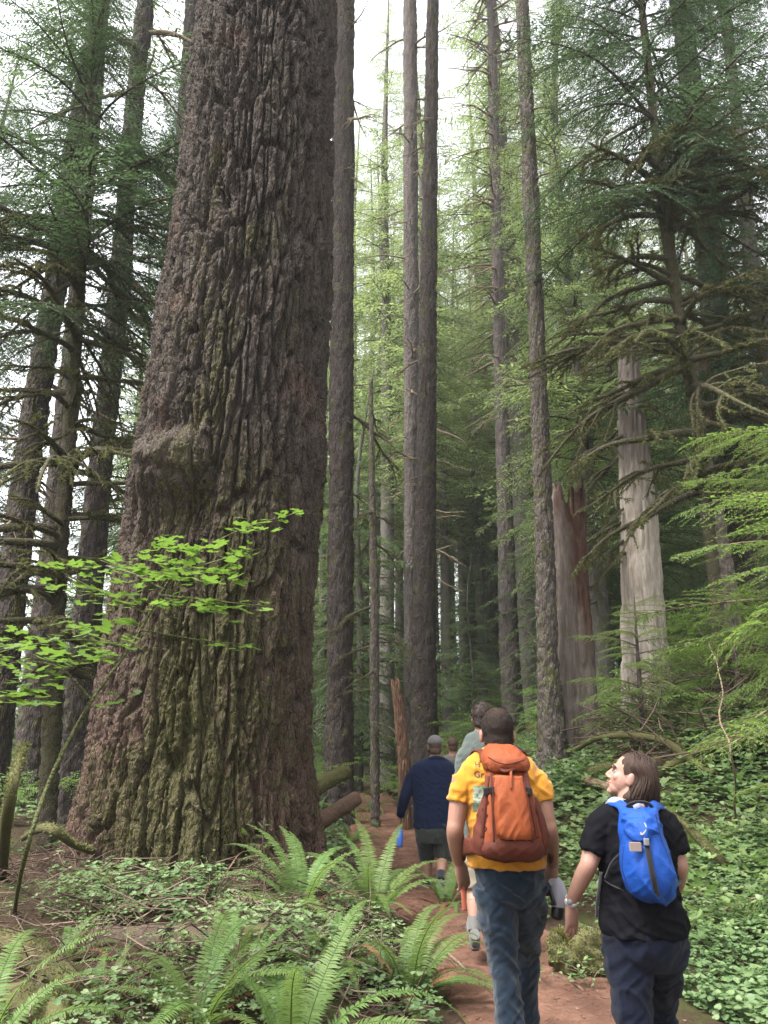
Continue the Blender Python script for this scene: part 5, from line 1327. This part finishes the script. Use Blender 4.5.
# lacing criss-cross cord on both sides, zip on the lid
for x0 in (486.5, 529):
    pts = [f.p(x0+(-3 if k % 2 else 3)+k*(.6 if x0 > 500 else -.5), 790+k*6.5, YB-.125) for k in range(8)]; m = MB(); m.tube(spline(pts, 40), .0028, 5); m.obj('cord', M_web, pk)
for pts in (([(494, 777), (493, 800), (496, 838)]), ([(522, 777), (529, 806), (532, 836)]), ([(496, 790), (512, 812), (529, 836)]), ([(528, 792), (513, 814), (497, 836)])):
    m = MB(); m.tube(spline([f.p(x_, y_, YB-.158 if 0 < k_ < len(pts)-1 else YB-.150) for k_, (x_, y_) in enumerate(pts)], 24), .0022, 5); m.obj('seam', M_rust, pk)
m = MB(); m.tube(spline([f.p(488, 757, YB-.13), f.p(497, 762, YB-.142), f.p(508, 764, YB-.142), f.p(524, 760, YB-.13)], 30), .0035, 6); m.obj('zip', M_rust, ld)
m = MB(); m.tube(spline([f.p(500, 769, YB-.125), f.p(506, 771.5, YB-.145), f.p(516, 769, YB-.125)], 20), .008, 6); m.obj('strap_bar', M_rust, ld)
m = MB(); m.add(*ribbon([f.p(511, 770, YB-.14), f.p(511, 777, YB-.16), f.p(511, 789, YB-.168)], .012, .004, side=(1, 0, 0))); m.obj('lid_strap', M_orange, pk)
m = MB(); m.tube(spline([f.p(488, 768, -.33), f.p(489, 760, -.2), f.p(487, 752, -.1), f.p(485, 750, -.02)], 24), np.tile([.006, .012], (24, 1)), 8, None, True, up=(1, 0, 0)); m.obj('load_strap', M_rust, pk)
for s_, xs in ((1, (484, 476, 473, 476)), (-1, (513, 521, 524, 521))):
    V = ribbon([f.p(xs[0]+s_*2, 762, -.15), f.p(xs[0], 752, -.06), f.p(xs[1], 752, .04), f.p(xs[2], 768, .13), f.p(xs[3], 800, .16), f.p(xs[3]-s_*3, 835, .15), f.p(xs[3]-s_*3, 848, -.05)], .058, .014, side=(1, 0, 0)); m = MB(); m.add(*V); m.obj('shoulder_strap', M_rust, pk)
# hip belt wings reach forward on both sides, then loose ends hang from the hands
for pts, wd in (([f.p(480, 846, -.2), f.p(469, 846, -.10), f.p(464, 848, .02), f.p(462, 855, .12)], .075), ([f.p(541, 846, -.2), f.p(549, 846, -.10), f.p(551, 850, .02), f.p(551, 860, .12)], .075)):
    V = ribbon(pts, wd, .026, side=(0, 0, 1)); link('hip_belt', remesh('hip_belt', [V], .006, 3, M_rust, folds(.004, 31)), pk)
m = MB(); m.add(*ribbon([f.p(462, 853, .12), f.p(461, 868, .17), f.p(463, 890, .12), f.p(465, 911, .10)], .024, .005, side=(1, .2, 0))); m.obj('belt_strap', cloth('strap_red', (.22, .055, .03)), pk)
m = MB(); m.add(*ribbon([f.p(548, 845, .02), f.p(545, 860, .13), f.p(546, 878, .16), f.p(549, 896, .10)], .035, .006, side=(1, .2, 0))); m.obj('belt_strap', M_rust, pk)

# ---- grey and black cap... a bottle with grey cover in his right hand -----
bt = empty('drink_bottle', f.base, 0, 'pale grey bottle with black end hanging from the yellow-shirt man’s right hand', 'bottle')
A = np.array([f.p(552, 877, .12), f.p(556, 886, .10), f.p(559, 898, .07), f.p(559, 908, .06), f.p(558, 912, .06)])
m = MB(); m.tube(spline(A[:4], 30), np.interp(np.linspace(0, 1, 30), [0, .15, .35, .6, 1], [.018, .032, .042, .044, .036]), 20); m.obj('bottle_body', simple('frosted_plastic', (.22, .21, .235), .35, 40, .1, .05), bt)
m = MB(); m.tube(spline([f.p(558, 904, .065), f.p(557.5, 912, .06), f.p(557, 920, .06)], 16), [.034]*3+[.030]*10+[.028, .024, .012], 20); m.obj('bottle_cap', M_plastic, bt)
m = MB(); m.tube(spline([f.p(549, 880, .14), f.p(550, 890, .06), f.p(555, 905, .03)], 20), .009, 8); m.obj('bottle_strap', M_plastic, bt)
# ---- woman with the blue backpack -----------------------------------------
f = Fig(645, 3.72)
YAW, PIT = R(72), R(21)
hc = f.p(630.5, 777, .03); HR = rot(YAW, PIT)
torso = f.rows([(799, 619, 647, .05, .0), (804, 611, 656, .075, .0), (811, 603, 665, .095, 0), (822, 599, 672, .11, 0), (834, 598, 675, .118, 0), (850, 597, 677, .125, 0), (875, 600, 676, .125, .01), (900, 601, 681, .135, .01), (920, 601, 686, .150, .0), (934, 602, 687, .150, .0)])
Ls, Le, Lw = f.p(603, 818), f.p(588, 866, -.03), f.p(570, 903, .09)
Rs, Re, Rw = f.p(667, 820), f.p(679, 866, .0), f.p(676, 895, .16)
Lh, Lk, La = f.p(627, 945), f.p(634, 1030, -.02), f.p(638, 1150, -.06)
Rh, Rk, Ra = f.p(664, 945), f.p(661, 1010, .24), f.p(664, 1105, .33)
ar = [.040, .044, .044, .041, .038, .039, .034, .027, .023]
skin = head_parts(hc, HR, .95)+[limb([hc+[0.012, -.012, -.03], f.p(629, 798, .02), f.p(632, 812, .02)], [.050, .050, .07])]
skin += [shrink(torso), limb(arm_pts(Ls, Le, Lw), ar, 16, 40), limb(arm_pts(Rs, Re, Rw), ar, 16, 40)]
skin += hand_parts(Lw, f.p(573, 930, .10)-Lw, (.85, .5, .0), .5, .95, -1, .11) + hand_parts(Rw, f.p(678, 915, .2)-Rw, (-.4, .9, 0), .6, .93, 1)
skin += [leg_core([Lh, (Lh+Lk)/2, Lk, (Lk+La)/2, La], [.085, .078, .055, .05, .034]), leg_core([Rh, (Rh+Rk)/2, Rk, (Rk+Ra)/2, Ra], [.085, .078, .055, .05, .034])]
wo_ = f.person(remesh('person', skin, .0042, 4, SKIN_F), 'woman in black t-shirt with shoulder-length brown hair, head turned left and tilted up')
shirt = [torso, f.rows([(905, 600, 683, .140, .0), (920, 600, 687, .153, 0), (934, 601, 688, .155, 0)]), sleeve_(Ls, Le, .74, [.055, .058, .060, .059, .061], f.p(635, 810)[0]), sleeve_(Rs, Re, .74, [.055, .058, .060, .059, .061], f.p(635, 810)[0])]
link('shirt', remesh('shirt', shirt, .007, 6, M_black, folds(.010, 43)), wo_)
pel = f.rows([(918, 603, 684, .130, .0), (935, 603, 686, .145, 0), (952, 605, 682, .140, .01), (966, 612, 674, .11, .03)])
jl = [Lh, Lh+(Lk-Lh)*.35, Lh+(Lk-Lh)*.7, Lk, Lk+(La-Lk)*.3, Lk+(La-Lk)*.7, La]; jr = [Rh, Rh+(Rk-Rh)*.35, Rh+(Rk-Rh)*.7, Rk, Rk+(Ra-Rk)*.3, Rk+(Ra-Rk)*.7, Ra]
link('trousers', remesh('trousers', [pel, limb(jl, [.105, .096, .084, .076, .075, .075, .08], 18, 40), limb(jr, [.105, .092, .078, .068, .066, .066, .07], 18, 40)], .007, 5, M_navyp, folds(.013, 49, (7, 7, 17), .8)), wo_)
for A_ in (La, Ra): shoe('shoe', (A_[0], A_[1]-.02, max(-f.base[2]+gs(A_[0]+f.base[0], A_[1]+f.base[1]), A_[2]-.11)+.01), M_shoe, M_sole, wo_)
# eyes, brows, lips
Lc = lambda q: hc+HR @ (np.array(q)*.95)
M_eye = simple('eye_white', (.28, .24, .22), .2, 30, .05, 0); M_iris = simple('eye_iris', (.05, .03, .02), .2, 30, .05, 0)
for sx in (1, -1):
    m = MB(); m.add(*ellip(Lc((sx*.031, .0725, .000)), (.0102,)*3)); e = m.obj('eye', M_eye, wo_); m = MB(); m.add(*ellip(Lc((sx*.032, .0822, .001)), (.0058, .0058, .0058))); m.obj('iris', M_iris, e)
    m = MB(); m.tube(spline([Lc((sx*.014, .091, .020)), Lc((sx*.032, .090, .026)), Lc((sx*.050, .076, .020))], 10), .0036, 6); m.obj('eyebrow', M_hair_brown, wo_)
    m = MB(); m.tube(spline([Lc((sx*.018, .084, .008)), Lc((sx*.032, .0875, .0125)), Lc((sx*.046, .078, .006))], 10), .0026, 6); m.obj('eyelid', M_hair_brown, wo_)
m = MB(); m.add(*ellip(Lc((0, .0905, -.0575)), np.array((.019, .006, .0045)), HR)); m.add(*ellip(Lc((0, .0895, -.0668)), np.array((.017, .006, .0052)), HR)); m.obj('lips', simple('lip_pink', (.26, .11, .09), .45, 40, .1, 0), wo_)
# hair: mass plus waving locks
def wscalp(q):
    return hc+HR @ (np.array(q)*.95)
hp = [ellip(wscalp((0, -.022, .036)), np.array((.080, .096, .088))*.97, HR), ellip(wscalp((0, -.062, -.045)), np.array((.074, .062, .10))*.95, HR)]
hrow = [(757, 623, 646, .055, .02), (764, 622, 651, .085, .02), (776, 629, 655.5, .092, .02), (788, 624, 657, .090, .02), (797, 619, 657, .082, .02), (803, 622, 655, .06, .02)]
hp += [f.rows(hrow, 28, 40)]
def hd(V, N):
    return .0055*fbm(V[:, 0]*70, V[:, 1]*70, V[:, 2]*9, 5, 3)+.004*fbm(V[:, 0]*18, V[:, 1]*18, V[:, 2]*14, 6, 2)
hme = remesh('hair', hp, .005, 6)
n = len(hme.vertices); X = np.empty(n*3, np.float32); hme.vertices.foreach_get('co', X); X = X.reshape(-1, 3).astype(float)
Lx = ((X-hc) @ HR)/.95
# uncover the face: push the mass inside the head in front of the hairline
fr = Lx[:, 1]-np.interp(Lx[:, 2], [-.15, -.12, -.09, -.03, .03, .075, .11], [.06, .03, .010, .012, .044, .068, .085]); k = sstep(.0, .014, fr)
cen = hc+HR @ np.array([0, -.03, 0.0]); X = X+(cen-X)*(k*.34)[:, None]
N_ = (X-cen)/np.linalg.norm(X-cen, axis=1)[:, None]; X = X+N_*(hd(X, N_)*(1-k))[:, None]
hme.vertices.foreach_set('co', X.astype(np.float32).ravel()); hme.update(); hme.materials.append(M_hair_brown)
hair = link('hair', hme, wo_)
rl = np.random.default_rng(8); m = MB()
for q in range(330):
    b_ = rl.uniform(-2.45, 2.45)                    # 0 = away from the face, +-pi = face side
    rise = abs(b_)/2.45
    def on(py, k=1.0):
        l = np.interp(py, [r_[0] for r_ in hrow], [r_[1] for r_ in hrow]); r2 = np.interp(py, [r_[0] for r_ in hrow], [r_[2] for r_ in hrow]); d_ = np.interp(py, [r_[0] for r_ in hrow], [r_[3] for r_ in hrow])
        c0 = f.p((l+r2)/2, py, .02); w_ = f.w((r2-l)/2, py)
        return c0+np.array([math.cos(b_)*w_*k, math.sin(b_)*d_*k, 0])
    top = wscalp((rl.normal(0, .012), rl.uniform(-.05, .03), .122))
    pts = [top, (top+on(765, 1.0))/2+[0, 0, .014], on(765, 1.02), on(777, 1.03), on(789, 1.03*rl.uniform(.97, 1.04)), on(798, 1.02)+[rl.normal(0, .004), 0, -rl.uniform(0, .02)]]
    P = spline(pts, 28); ww = np.linspace(0, 1, 28)[:, None]; P = P+np.stack([np.sin(np.linspace(0, 9, 28)+rl.random()*6), np.cos(np.linspace(0, 8, 28)+rl.random()*6), np.zeros(28)], 1)*.0035*ww
    m.tube(P, np.linspace(.0020, .0042, 28)*(1-.75*np.linspace(0, 1, 28)**6)*rl.uniform(.6, 1.2), 5)
m.obj('lock', M_hair_brown, hair)['kind'] = 'stuff'
# watch
d = (Lw-Le)/np.linalg.norm(Lw-Le); q = Lw-d*.012
wt = empty('wristwatch', f.base, 0, 'slim silver-white watch on the left wrist of the woman', 'watch')
m = MB(); m.tube(np.array([q-d*.010, q+d*.010]), np.tile([.0285, .0285], (2, 1)), 20); m.obj('band', simple('white_band', (.55, .55, .56), .4, 50, .1, 0), wt)
c_ = q+np.array([-.012, -.026, 0]); m = MB(); m.tube(np.array([c_, c_+np.array([-.002, -.006, 0])]), .013, 18); m.obj('dial', M_greyplastic, wt)

# ---- blue backpack ------------------------------------------------------
M_seam = simple('dark_blue_seam', (.004, .022, .11), .6, 60)
pk = empty('backpack', f.base, 0, 'small bright blue daypack with a black centre strap on the woman’s back', 'backpack')
YB = -.235
main = f.rows([(809, 624, 655, .055, YB+.04), (816, 622, 658, .075, YB+.02), (830, 621, 661, .095, YB), (850, 620.5, 667, .115, YB), (872, 621, 673, .125, YB), (888, 626, 675, .12, YB+.01), (897, 634, 674, .095, YB+.02), (902, 643, 670, .06, YB+.03)], 30, 48, .85)
link('main_bag', remesh('main_bag', [main], .006, 4, M_blue, folds(.010, 51, (7, 7, 12), 1.3)), pk)
fl = f.rows([(812, 626, 655, .06, YB-.0), (820, 623, 657, .075, YB-.02), (832, 626, 657, .06, YB-.055), (841, 634, 655, .035, YB-.08)], 26, 26)
flap = link('flap', remesh('flap', [fl], .005, 3, M_blue, folds(.0115, 57, (16, 16, 18), .2)), pk)
m = MB(); m.add(*ribbon([f.p(645, 836, YB-.105), f.p(647, 845, YB-.118), f.p(650, 862, YB-.135), f.p(654, 882, YB-.135), f.p(658, 898, YB-.095)], .022, .005, side=(1, 0, 0))); st = m.obj('centre_strap', M_web, pk)
q = f.p(646.5, 842, YB-.125); link('buckle', remesh('buckle', [tube([q+[0, 0, -.014], q+[0, 0, .014]], [(.012, .007)]*2, 8, True, (1, 0, 0), .5)], .003, 2, M_greyplastic), st)
m = MB(); m.tube(spline([f.p(641, 822, YB-.085), f.p(645, 824, YB-.10), f.p(646, 830, YB-.115), f.p(642, 835, YB-.12), f.p(640, 830, YB-.105)], 30), .0045, 8); m.obj('carabiner', M_greyplastic, pk)
m = MB(); m.tube(spline([f.p(626, 809, -.16), f.p(630, 804, -.19), f.p(640, 802, -.2), f.p(649, 804, -.19), f.p(653, 809, -.16)], 30), np.tile([.009, .005], (30, 1)), 8); m.obj('haul_loop', M_web, pk)
m = MB(); m.add(*ribbon([f.p(634, 808, -.20), f.p(639, 806, -.215), f.p(644, 808.5, -.20)], .022, .006, side=(0, 0, 1))); m.obj('collar_tag', M_palestrap, pk)
# shoulder straps
for nm_, pts, mat_ in (('shoulder_strap', [f.p(625, 813, -.15), f.p(622, 806, -.10), f.p(616, 803, -.05), f.p(609, 803, .02), f.p(606, 812, .12), f.p(607, 840, .155), f.p(603, 862, .11), f.p(605, 880, -.02), f.p(622, 890, -.17)], None), ('shoulder_strap', [f.p(652, 812, -.15), f.p(655, 806, -.10), f.p(659, 805, -.04), f.p(663, 808, .03), f.p(664, 818, .12), f.p(664, 840, .155), f.p(672, 868, .10), f.p(680, 880, -.02), f.p(671, 890, -.17)], None)):
    m = MB(); m.add(*ribbon(pts[:5], .048, .012, side=(.8, -.3, .35) if nm_ and pts[0][0] < f.p(640, 800)[0] else (.8, .3, -.35))); so_ = m.obj(nm_, M_blue, pk)
    m = MB(); m.add(*ribbon(pts[4:], .018, .005, side=(1, .2, 0))); m.obj('strap_webbing', M_web, so_)
m = MB(); m.add(*ribbon([f.p(622.5, 806.5, -.085), f.p(617, 800.5, -.045), f.p(609, 800.5, .015), f.p(605.5, 806, .09)], .040, .008, side=(.8, -.3, .35))); m.obj('strap_pad', M_palestrap, pk)
m = MB(); m.tube(spline([f.p(601, 872, -.06), f.p(599, 890, -.09), f.p(597, 905, -.09), f.p(597, 917, -.09)], 20), np.tile([.007, .003], (20, 1)), 6); m.obj('loose_strap', M_web, pk)
m = MB(); m.add(*ribbon([f.p(624, 850, -.2), f.p(612, 862, -.15), f.p(605, 878, -.09)], .010, .004, side=(0, 0, 1))); m.obj('side_strap', M_web, pk)
for pts in ([(624, 845), (622, 868), (632, 895)], [(664, 845), (671, 872), (671, 895)], [(655, 812), (662, 842), (664, 845)]):
    m = MB(); m.tube(spline([f.p(x_, y_, YB-.098) for x_, y_ in pts], 20), .0025, 5); m.obj('seam', M_seam, pk)
# cloth badge
dg.update() if False else None
q0 = f.p(636, 847, YB-.125); v = np.array([[-.022, 0, -.016], [.022, 0, -.016], [.022, 0, .016], [-.022, 0, .016]]); vv = np.vstack([v+q0, v+q0+[0, .02, 0]])
m = MB(); m.add(vv, [(0, 1, 2, 3), (7, 6, 5, 4), (0, 4, 5, 1), (1, 5, 6, 2), (2, 6, 7, 3), (3, 7, 4, 0)]); m.obj('badge', simple('badge_leather', (.17, .13, .115), .7, 90), pk, False)

# ---- generic figure for the people further on ------------------------------
def walker(px, Y, label, head, hairf, torso_rows, arms, top_mat, legs, leg_mat, leg_rad, hem=.86, skin_m=SKIN, hs=1.0, vox=.009, yaw=0, bare=0, shoes=True, hand_curl=.8, neckp=None, pelvis=None, sleeve=.93, sock=None, top_name='jacket'):
    f = Fig(px, Y); hc = f.p(*head); HR = rot(R(yaw), R(-4)); torso = f.rows(torso_rows)
    sk = head_parts(hc, HR, hs)+[limb([hc+[0, -.03, -.03], (hc+f.p((torso_rows[0][1]+torso_rows[0][2])/2, torso_rows[0][0]))/2+[0, 0, -.03], f.p((torso_rows[1][1]+torso_rows[1][2])/2, torso_rows[1][0]+3)], [.058, .06, .08]), shrink(torso, .9)]
    tops = [torso]
    for a, e, w, hd_, th in arms:
        a, e, w = f.p(*a), f.p(*e), f.p(*w)
        sk.append(limb(arm_pts(a, e, w), ar, 14, 34)); sk += hand_parts(w, f.p(*hd_)-w, (.3*th, .9, 0), hand_curl, 1.0, -th)
        k = sleeve; i_ = np.array([hc[0], a[1], a[2]+.015])
        tops.append(limb([i_+(a-i_)*.35, a+(i_-a)*.14, a+(e-a)*.25, a+(e-a)*.6]+([e, e+(w-e)*.5, e+(w-e)*k] if k > 0 else []), [.06, .066, .066, .064, .060, .054, .046][:7 if k > 0 else 4], 16))
    J = []
    for h_, k_, a_ in legs:
        h_, k_, a_ = f.p(*h_), f.p(*k_), f.p(*a_); J.append((h_, k_, a_)); sk.append(leg_core([h_, (h_+k_)/2, k_, k_+(a_-k_)*.35, k_+(a_-k_)*.75, a_], [.085, .078, .055, .058, .042, .034]))
    o = f.person(remesh('person', sk, vox*.75, 4, skin_m), label)
    link(top_name, remesh(top_name, tops, vox, 5, top_mat, folds(.006, int(px))), o)
    T_ = []
    for h_, k_, a_ in J:
        pts = [h_, h_+(k_-h_)*.5, k_]+([k_+(a_-k_)*.5, a_] if not bare else []); T_.append(limb(pts, leg_rad[:len(pts)], 16, 30))
    if pelvis: T_.append(f.rows(pelvis))
    link('shorts' if bare else 'trousers', remesh('legwear', T_, vox, 4, leg_mat, folds(.006, int(px)+4, (8, 8, 16))), o)
    for h_, k_, a_ in J:
        if sock is not None:
            m = MB(); m.add(*limb([a_+(k_-a_)*.30, a_], [.050, .044], 12)); m.obj('sock', sock, o)
        dz = a_[2]-.10; lift = max(0, dz-(gs(a_[0]+f.base[0], a_[1]+f.base[1])-f.base[2]))
        shoe('shoe', (a_[0], a_[1]-.02, dz if lift > .05 else dz-lift+.012), M_shoe, M_sole, o, 0, R(-28) if lift > .10 else 0)
    return f, o, hc, HR

# man in navy fleece and grey cap
f, o, hc, HR = walker(430, 9.0, 'man in navy fleece jacket and grey cap holding a blue bottle', (435, 747, .02), None,
    [(757, 429, 443, .055, 0), (760, 421, 449, .08, 0), (766, 412, 456, .11, 0), (778, 409, 458, .125, 0), (800, 413, 455, .13, 0), (818, 413, 455, .13, 0), (828, 413, 456, .135, 0)],
    [((413, 772), (405, 797, -.02), (400, 817, .08), (400, 830, .1), 1), ((453, 772), (458, 797, -.02), (458, 818, .12), (457, 828, .16), -1)], M_navy,
    [((424, 834), (427, 858, .16), (427, 886, .12)), ((442, 834), (442, 857, .02), (441, 880, -.25))], M_darkshort, [.10, .092, .088], bare=1, pelvis=[(822, 414, 455, .125, 0), (832, 415, 453, .135, 0), (843, 418, 450, .11, 0)], sock=cloth('dark_sock', (.02, .02, .022)))
scalp(hc, HR, 1.0, M_hair_mid, o, 1.03, -.02, -.085, 3, .002, .06, tuft=500)
V1 = ellip((0, -.012, .052), (.083, .106, .078), None, 40, 28); me = remesh('cap', [V1], .007, 2)
n = len(me.vertices); X = np.empty(n*3, np.float32); me.vertices.foreach_get('co', X); X = X.reshape(-1, 3).astype(float); k = sstep(.022, .030, X[:, 2]); X = X*(.80+.20*k)[:, None]+np.array([0, 0, .035])*(1-k)[:, None]*.5
me.vertices.foreach_set('co', (hc+X @ HR.T).astype(np.float32).ravel()); me.update(); me.materials.append(M_greycap); cap = link('cap', me, o)
m = MB(); m.tube(np.array([hc+HR @ np.array(q) for q in ((0, .06, .036), (0, .11, .034), (0, .155, .024), (0, .17, .018))]), [(.070, .006), (.072, .006), (.055, .005), (.02, .004)], 16, None, True, up=tuple(HR @ np.array([1., 0, 0]))); m.obj('cap_brim', M_greycap, cap)
m = MB(); m.tube(spline([f.p(429, 759, -.05), f.p(436, 757.5, -.06), f.p(443, 759, -.05)], 12), .022, 8); m.obj('collar', M_navy, o)
bt = empty('drink_bottle', f.base, 0, 'blue drink bottle held low by the man in the grey cap', 'bottle')
q = f.p(400, 829, .08); q2 = f.p(399, 847, .06); dd = q2-q
m = MB(); m.tube(np.array([q, q+dd*.12, q+dd*.2, q+dd*.9, q2]), [.020, .028, .037, .037, .030], 18); m.obj('bottle_body', simple('blue_bottle', (.05, .15, .55), .35, 40, .1, 0), bt)
m = MB(); m.tube(np.array([q-dd*.12, q+dd*.02]), .018, 14); m.obj('bottle_cap', M_plastic, bt)
# tall man in sage shirt, mostly hidden
f, o, hc, HR = walker(484, 6.5, 'tall dark-haired man in sage green shirt, mostly hidden behind the yellow shirt', (482, 718, .02), None,
    [(731, 475, 490, .055, 0), (735, 466, 500, .08, 0), (743, 463, 510, .11, 0), (760, 459, 514, .125, 0), (795, 460, 510, .13, 0), (835, 461, 509, .13, 0), (850, 461, 509, .13, 0)],
    [((464, 754), (460, 800, 0), (462, 832, .14), (465, 845, .2), 1), ((510, 754), (514, 800, 0), (510, 832, .14), (508, 845, .2), -1)], M_sage,
    [((473, 858), (474, 888, -.02), (474, 931, -.16)), ((497, 858), (499, 890, .2), (499, 930, .2))], cloth('khaki_shorts', (.18, .15, .11)), [.10, .095, .088], bare=1, pelvis=[(842, 462, 508, .12, 0), (856, 463, 507, .13, 0), (868, 468, 502, .11, 0)], vox=.008, sleeve=-.2, sock=M_sock, top_name='shirt', hs=1.02, yaw=-6)
scalp(hc, HR, 1.05, M_hair_dark, o, 1.06, -.015, -.075, 7, .006, .06, tuft=1800, tl=(.012, .03))
# person far ahead, and one in navy just past the man in yellow
f, o, hc, HR = walker(453, 11.5, 'brown-haired person in grey-brown jacket farthest ahead on the path', (452.5, 745.5, .02), None,
    [(755, 448, 459, .055, 0), (757, 442, 464, .08, 0), (762, 436, 471, .11, 0), (772, 434, 473, .12, 0), (800, 438, 469, .125, 0), (812, 438, 469, .125, 0)],
    [((437, 768), (433, 788, 0), (434, 805, .1), (435, 812, .14), 1), ((470, 768), (474, 788, 0), (473, 805, .1), (472, 812, .14), -1)], M_brownj,
    [((446, 818), (446, 842, .05), (446, 866, -.05)), ((461, 818), (461, 842, .1), (461, 864, .2))], M_darkshort, [.10, .09, .07, .06, .055], vox=.011, hs=.98, pelvis=[(808, 439, 468, .12, 0), (820, 440, 467, .13, 0), (828, 444, 463, .10, 0)], yaw=12)
scalp(hc, HR, .98, M_hair_mid, o, 1.05, -.02, -.08, 11, .004, .06, tuft=500)
f, o, hc, HR = walker(506, 7.6, 'person in navy top whose shoulder shows right of the yellow-shirt man’s neck', (503.5, 732, .02), None,
    [(744, 497, 511, .055, 0), (747, 489, 519, .08, 0), (753, 481, 527, .11, 0), (765, 480, 530, .12, 0), (795, 484, 525, .125, 0), (830, 484, 526, .125, 0)],
    [((482, 762), (480, 795, 0), (482, 822, .1), (484, 834, .14), 1), ((527, 762), (529, 795, 0), (527, 822, .1), (526, 834, .14), -1)], M_navy,
    [((494, 838), (494, 870, .05), (495, 904, -.05)), ((515, 838), (515, 870, .1), (515, 904, .15))], M_darkshort, [.10, .09, .07, .06, .055], vox=.010, hs=.98, pelvis=[(824, 485, 524, .12, 0), (840, 486, 523, .13, 0), (852, 491, 518, .10, 0)])
scalp(hc, HR, .98, M_hair_dark, o, 1.05, -.02, -.08, 13, .004, .06, tuft=500)
hb = MB()
hv = np.array([(x, y, z) for x in (-300, 300) for y in (-60, 345) for z in (-30, 75)], float)
hb.add(hv, [(0, 1, 3, 2), (4, 6, 7, 5), (0, 4, 5, 1), (2, 3, 7, 6), (0, 2, 6, 4), (1, 5, 7, 3)])
t = NT('forest_haze'); vp = t.n('VolumePrincipled'); vp.inputs['Color'].default_value = (.9, .95, .93, 1); vp.inputs['Density'].default_value = HAZE; vp.inputs['Anisotropy'].default_value = .2
t.l(vp.outputs[0], t.out.inputs['Volume'])
if HAZE: tag(hb.obj('haze', t.m, None, False), kind='stuff')
EXPOSURE=2.15
# ------------------------------------------------------------------ light
W = bpy.data.worlds.new('World'); scene.world = W; W.use_nodes = True
nt = W.node_tree; nt.nodes.clear()
SUN_EL, SUN_AZ = R(60), R(240)        # azimuth clockwise from +Y
sky = nt.nodes.new('ShaderNodeTexSky'); sky.sky_type = 'NISHITA'; sky.sun_disc = False
sky.sun_elevation = SUN_EL; sky.sun_rotation = SUN_AZ; sky.air_density = 1.0; sky.dust_density = 4.0; sky.ozone_density = 1.0
hs = nt.nodes.new('ShaderNodeHueSaturation'); hs.inputs['Saturation'].default_value = .13
bg = nt.nodes.new('ShaderNodeBackground'); bg.inputs[1].default_value = .15
ow = nt.nodes.new('ShaderNodeOutputWorld')
nt.links.new(sky.outputs[0], hs.inputs['Color']); nt.links.new(hs.outputs[0], bg.inputs[0]); nt.links.new(bg.outputs[0], ow.inputs[0])
sd = bpy.data.lights.new('sun', 'SUN'); sd.energy = 2.2; sd.angle = R(25); sd.color = (1, .975, .94)
so = bpy.data.objects.new('sun', sd); C.objects.link(so)
dv = Vector((math.sin(SUN_AZ)*math.cos(SUN_EL), math.cos(SUN_AZ)*math.cos(SUN_EL), math.sin(SUN_EL)))
so.rotation_euler = (-dv).to_track_quat('-Z', 'Y').to_euler()
scene.view_settings.view_transform = 'Standard'; scene.view_settings.look = 'None'; scene.view_settings.gamma = 1
scene.view_settings.use_curve_mapping = False; scene.view_settings.exposure = EXPOSURE
scene.cycles.use_denoising = True
scene.cycles.max_bounces = 6; scene.cycles.diffuse_bounces = 4; scene.cycles.transmission_bounces = 4; scene.cycles.transparent_max_bounces = 6
scene.cycles.sample_clamp_indirect = 6
